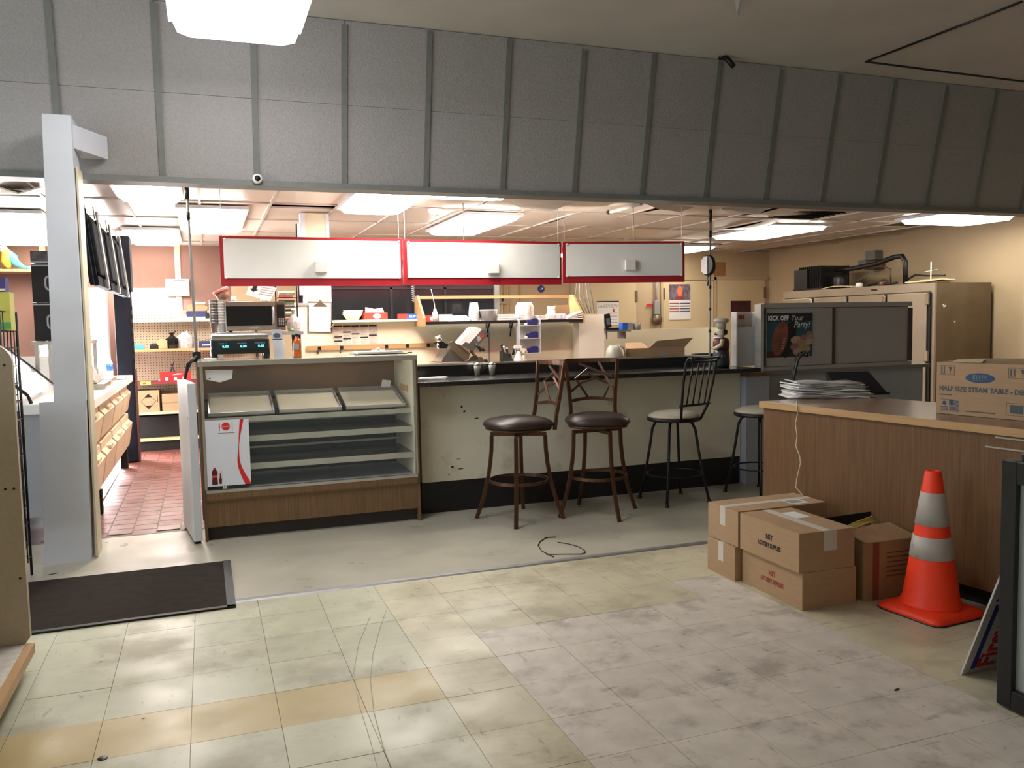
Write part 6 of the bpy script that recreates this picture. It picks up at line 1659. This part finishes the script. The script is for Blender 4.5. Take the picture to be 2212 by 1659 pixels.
# old open carton
t = thing('old_carton', 'old stained brown carton with open flaps beside the cone', 'box', (3.20, 3.425, 0), math.radians(-2))
w_, d_, h_ = .35, .36, .31
B(0, w_, 0, .006, 0, h_).build('front_wall', m_card2, t); B(0, w_, d_ - .006, d_, 0, h_).build('back_wall', m_card2, t)
B(0, .006, .006, d_ - .006, 0, h_).build('side_wall', m_card2, t); B(w_ - .006, w_, .006, d_ - .006, 0, h_).build('side_wall', m_card2, t)
B(.006, w_ - .006, .006, d_ - .006, 0, .006).build('bottom', m_card2, t)
MB().prism([(.0, .0, h_), (w_, 0, h_), (w_ - .01, .20, h_ + .035), (.0, .20, h_ + .03)], (0, .002, .004)).build('front_flap', m_card2, t)
MB().prism([(.02, d_, h_), (w_, d_, h_), (w_ + .02, d_ + .02, h_ + .06), (.03, d_ + .02, h_ + .05)], (0, .005, .0)).build('back_flap', m_blkm, t)
MB().prism([(-.08, .16, h_ + .02), (.10, .21, h_ + .055), (.24, .22, h_ + .08), (.25, .21, h_ + .055), (.05, .17, h_ + .03)], (0, .004, .002)).build('yellow_paper', mat('yellow_paper', (176, 156, 82), .7), t)
B(.05, .09, -.0012, 0, 0, h_).build('red_tape', mat('dull_red_tape', (120, 66, 48), .6), t)
m = MB()
for k in range(6): m.box(.14, .30, -.001, 0, .12 + .025 * k, .126 + .025 * k)
m.build('printed_lines', mat('faded_brown_print', (96, 66, 44), .7), t)
# traffic cone
t = thing('traffic_cone', 'orange traffic cone with two dirty white bands by the cartons', 'cone', (3.40, 3.185, 0), math.radians(5))
m_or = mat('fluorescent_orange', (255, 62, 24), .5, var=.05, stain=[((120, 50, 30), 5, .62, .4, (1, 1, 1))])
m_wb = mat('dirty_white_band', (176, 170, 164), .5, var=.08, stain=[((84, 78, 72), 14, .62, .7, (1, 1, 1))])
MB().lathe([(0, 0), (.182, 0), (.188, .006), (.185, .018), (.17, .032), (.14, .045), (0, .045)], 64, sq=9).build('base', m_or, t)
MB().lathe([(0, .0003), (.190, .0003), (.192, .006), (0, .006)], 64, sq=9).build('rubber_foot', m_blk, t)
def cr(z): return .140 + (.038 - .140) * (z - .03) / (.722 - .03)
MB().lathe([(.150, .040), (.146, .055)] + [(cr(z), z) for z in (.08, .3, .5, .71)] + [(cr(.722) - .004, .722), (cr(.722) - .016, .722), (cr(.6) - .02, .60), (0, .60)], 32).build('body', m_or, t)
for z0, z1 in ((.285, .395), (.450, .615)):
    MB().lathe([(cr(z0) + .0006, z0), (cr(z0) + .0034, z0 + .001), (cr(z1) + .0034, z1 - .001), (cr(z1) + .0006, z1)], 32).build('reflective_band', m_wb, t)
# glass door cooler at the right edge
t = thing('glass_cooler', 'black framed glass door cooler at the right edge of the picture', 'cooler', (2.825, 2.30, 0))
D_, Wc, Hc = .5, .62, .955
B(.03, D_, -Wc, 0, .0, Hc - .02).build('cabinet', m_blkm, t)
for y0, y1, z0, z1 in ((-.062, 0, .01, Hc), (-Wc, -Wc + .062, .01, Hc), (-Wc + .062, -.062, .01, .085), (-Wc + .062, -.062, Hc - .085, Hc)):
    B(-.035, .03, y0, y1, z0, z1, .004).build('door_frame', m_blk, t)
B(-.012, .0, -Wc + .062, -.062, .085, Hc - .085).build('glass_pane', m_glass('cooler_glass', (214, 222, 220), .35, .05), t)
B(.022, .0295, -Wc + .062, -.062, .085, Hc - .085).build('pale_interior', mat('pale_grey_interior', (150, 156, 156), .5), t)
B(.003, .0215, -.085, -.0625, .085, Hc - .085).build('inner_strip', m_laminate2, t)
B(.003, .0215, -.12, -.095, .085, Hc - .085).build('inner_strip', m_laminate, t)
MB().tube([(-.013, -.13, Hc - .19), (-.0135, -.13, Hc - .19)], .001, 4)
B(-.0145, -.0125, -.20, -.105, Hc - .19, Hc - .10).build('green_sticker', mat('leaf_green_sticker', (96, 150, 50), .5, var=.4, scale=18), t)
B(-.03, .03, -.20, -.075, Hc + .001, Hc + .035, .006).build('hinge_block', m_blk, t)
MB().tube([(-.03, -.12, Hc + .02), (-.05, -.2, Hc + .02)], .008, 6).build('hinge_pin', m_blkm, t)
# yard sign leaning on the back of the cooler
al = math.radians(20.5)
o = FL(2073, 1457)
t = thing('yard_sign', 'white corrugated sign with red lettering leaning behind the glass cooler', 'sign', (o.x, o.y, .0), math.radians(-1), rx=al)
sw, sh = .50, .66
B(0, sw, -.008, 0, .002, sh).build('board', mat('white_corrugated', (196, 194, 192), .5, var=.03), t)
m_sr = mat('sign_red', (186, 30, 44), .5); m_sb = mat('sign_blue', (34, 44, 130), .5)
B(.036, .060, -.0095, -.008, .03, .36).build('blue_stripe', m_sb, t)
text('Fireworks', .138, m_sr, t, (.118, -.0092, .03), xa=(0, 0, 1), ya=(-1, 0, 0), bold=.004, ext=.0006, sx=.80, align='LEFT')
text('NEW', .055, m_sb, t, (.050, -.0092, .44), xa=(0, 0, 1), ya=(-1, 0, 0), bold=.002, ext=.0006)
B(.19, .215, -.0095, -.008, .12, .6).build('blue_stripe', m_sb, t)

# print and key grids too fine to pick apart stay joined
for o in bpy.data.objects:
    if o.parent is not None and o.name.split('.')[0] in ('printed_lines', 'ruled_lines', 'heading_bars', 'keypad', 'handling_symbols', 'red_weeks', 'blue_weeks', 'printed_flag_block', 'sticker_residue', 'printed_fork'):
        o['kind'] = 'stuff'
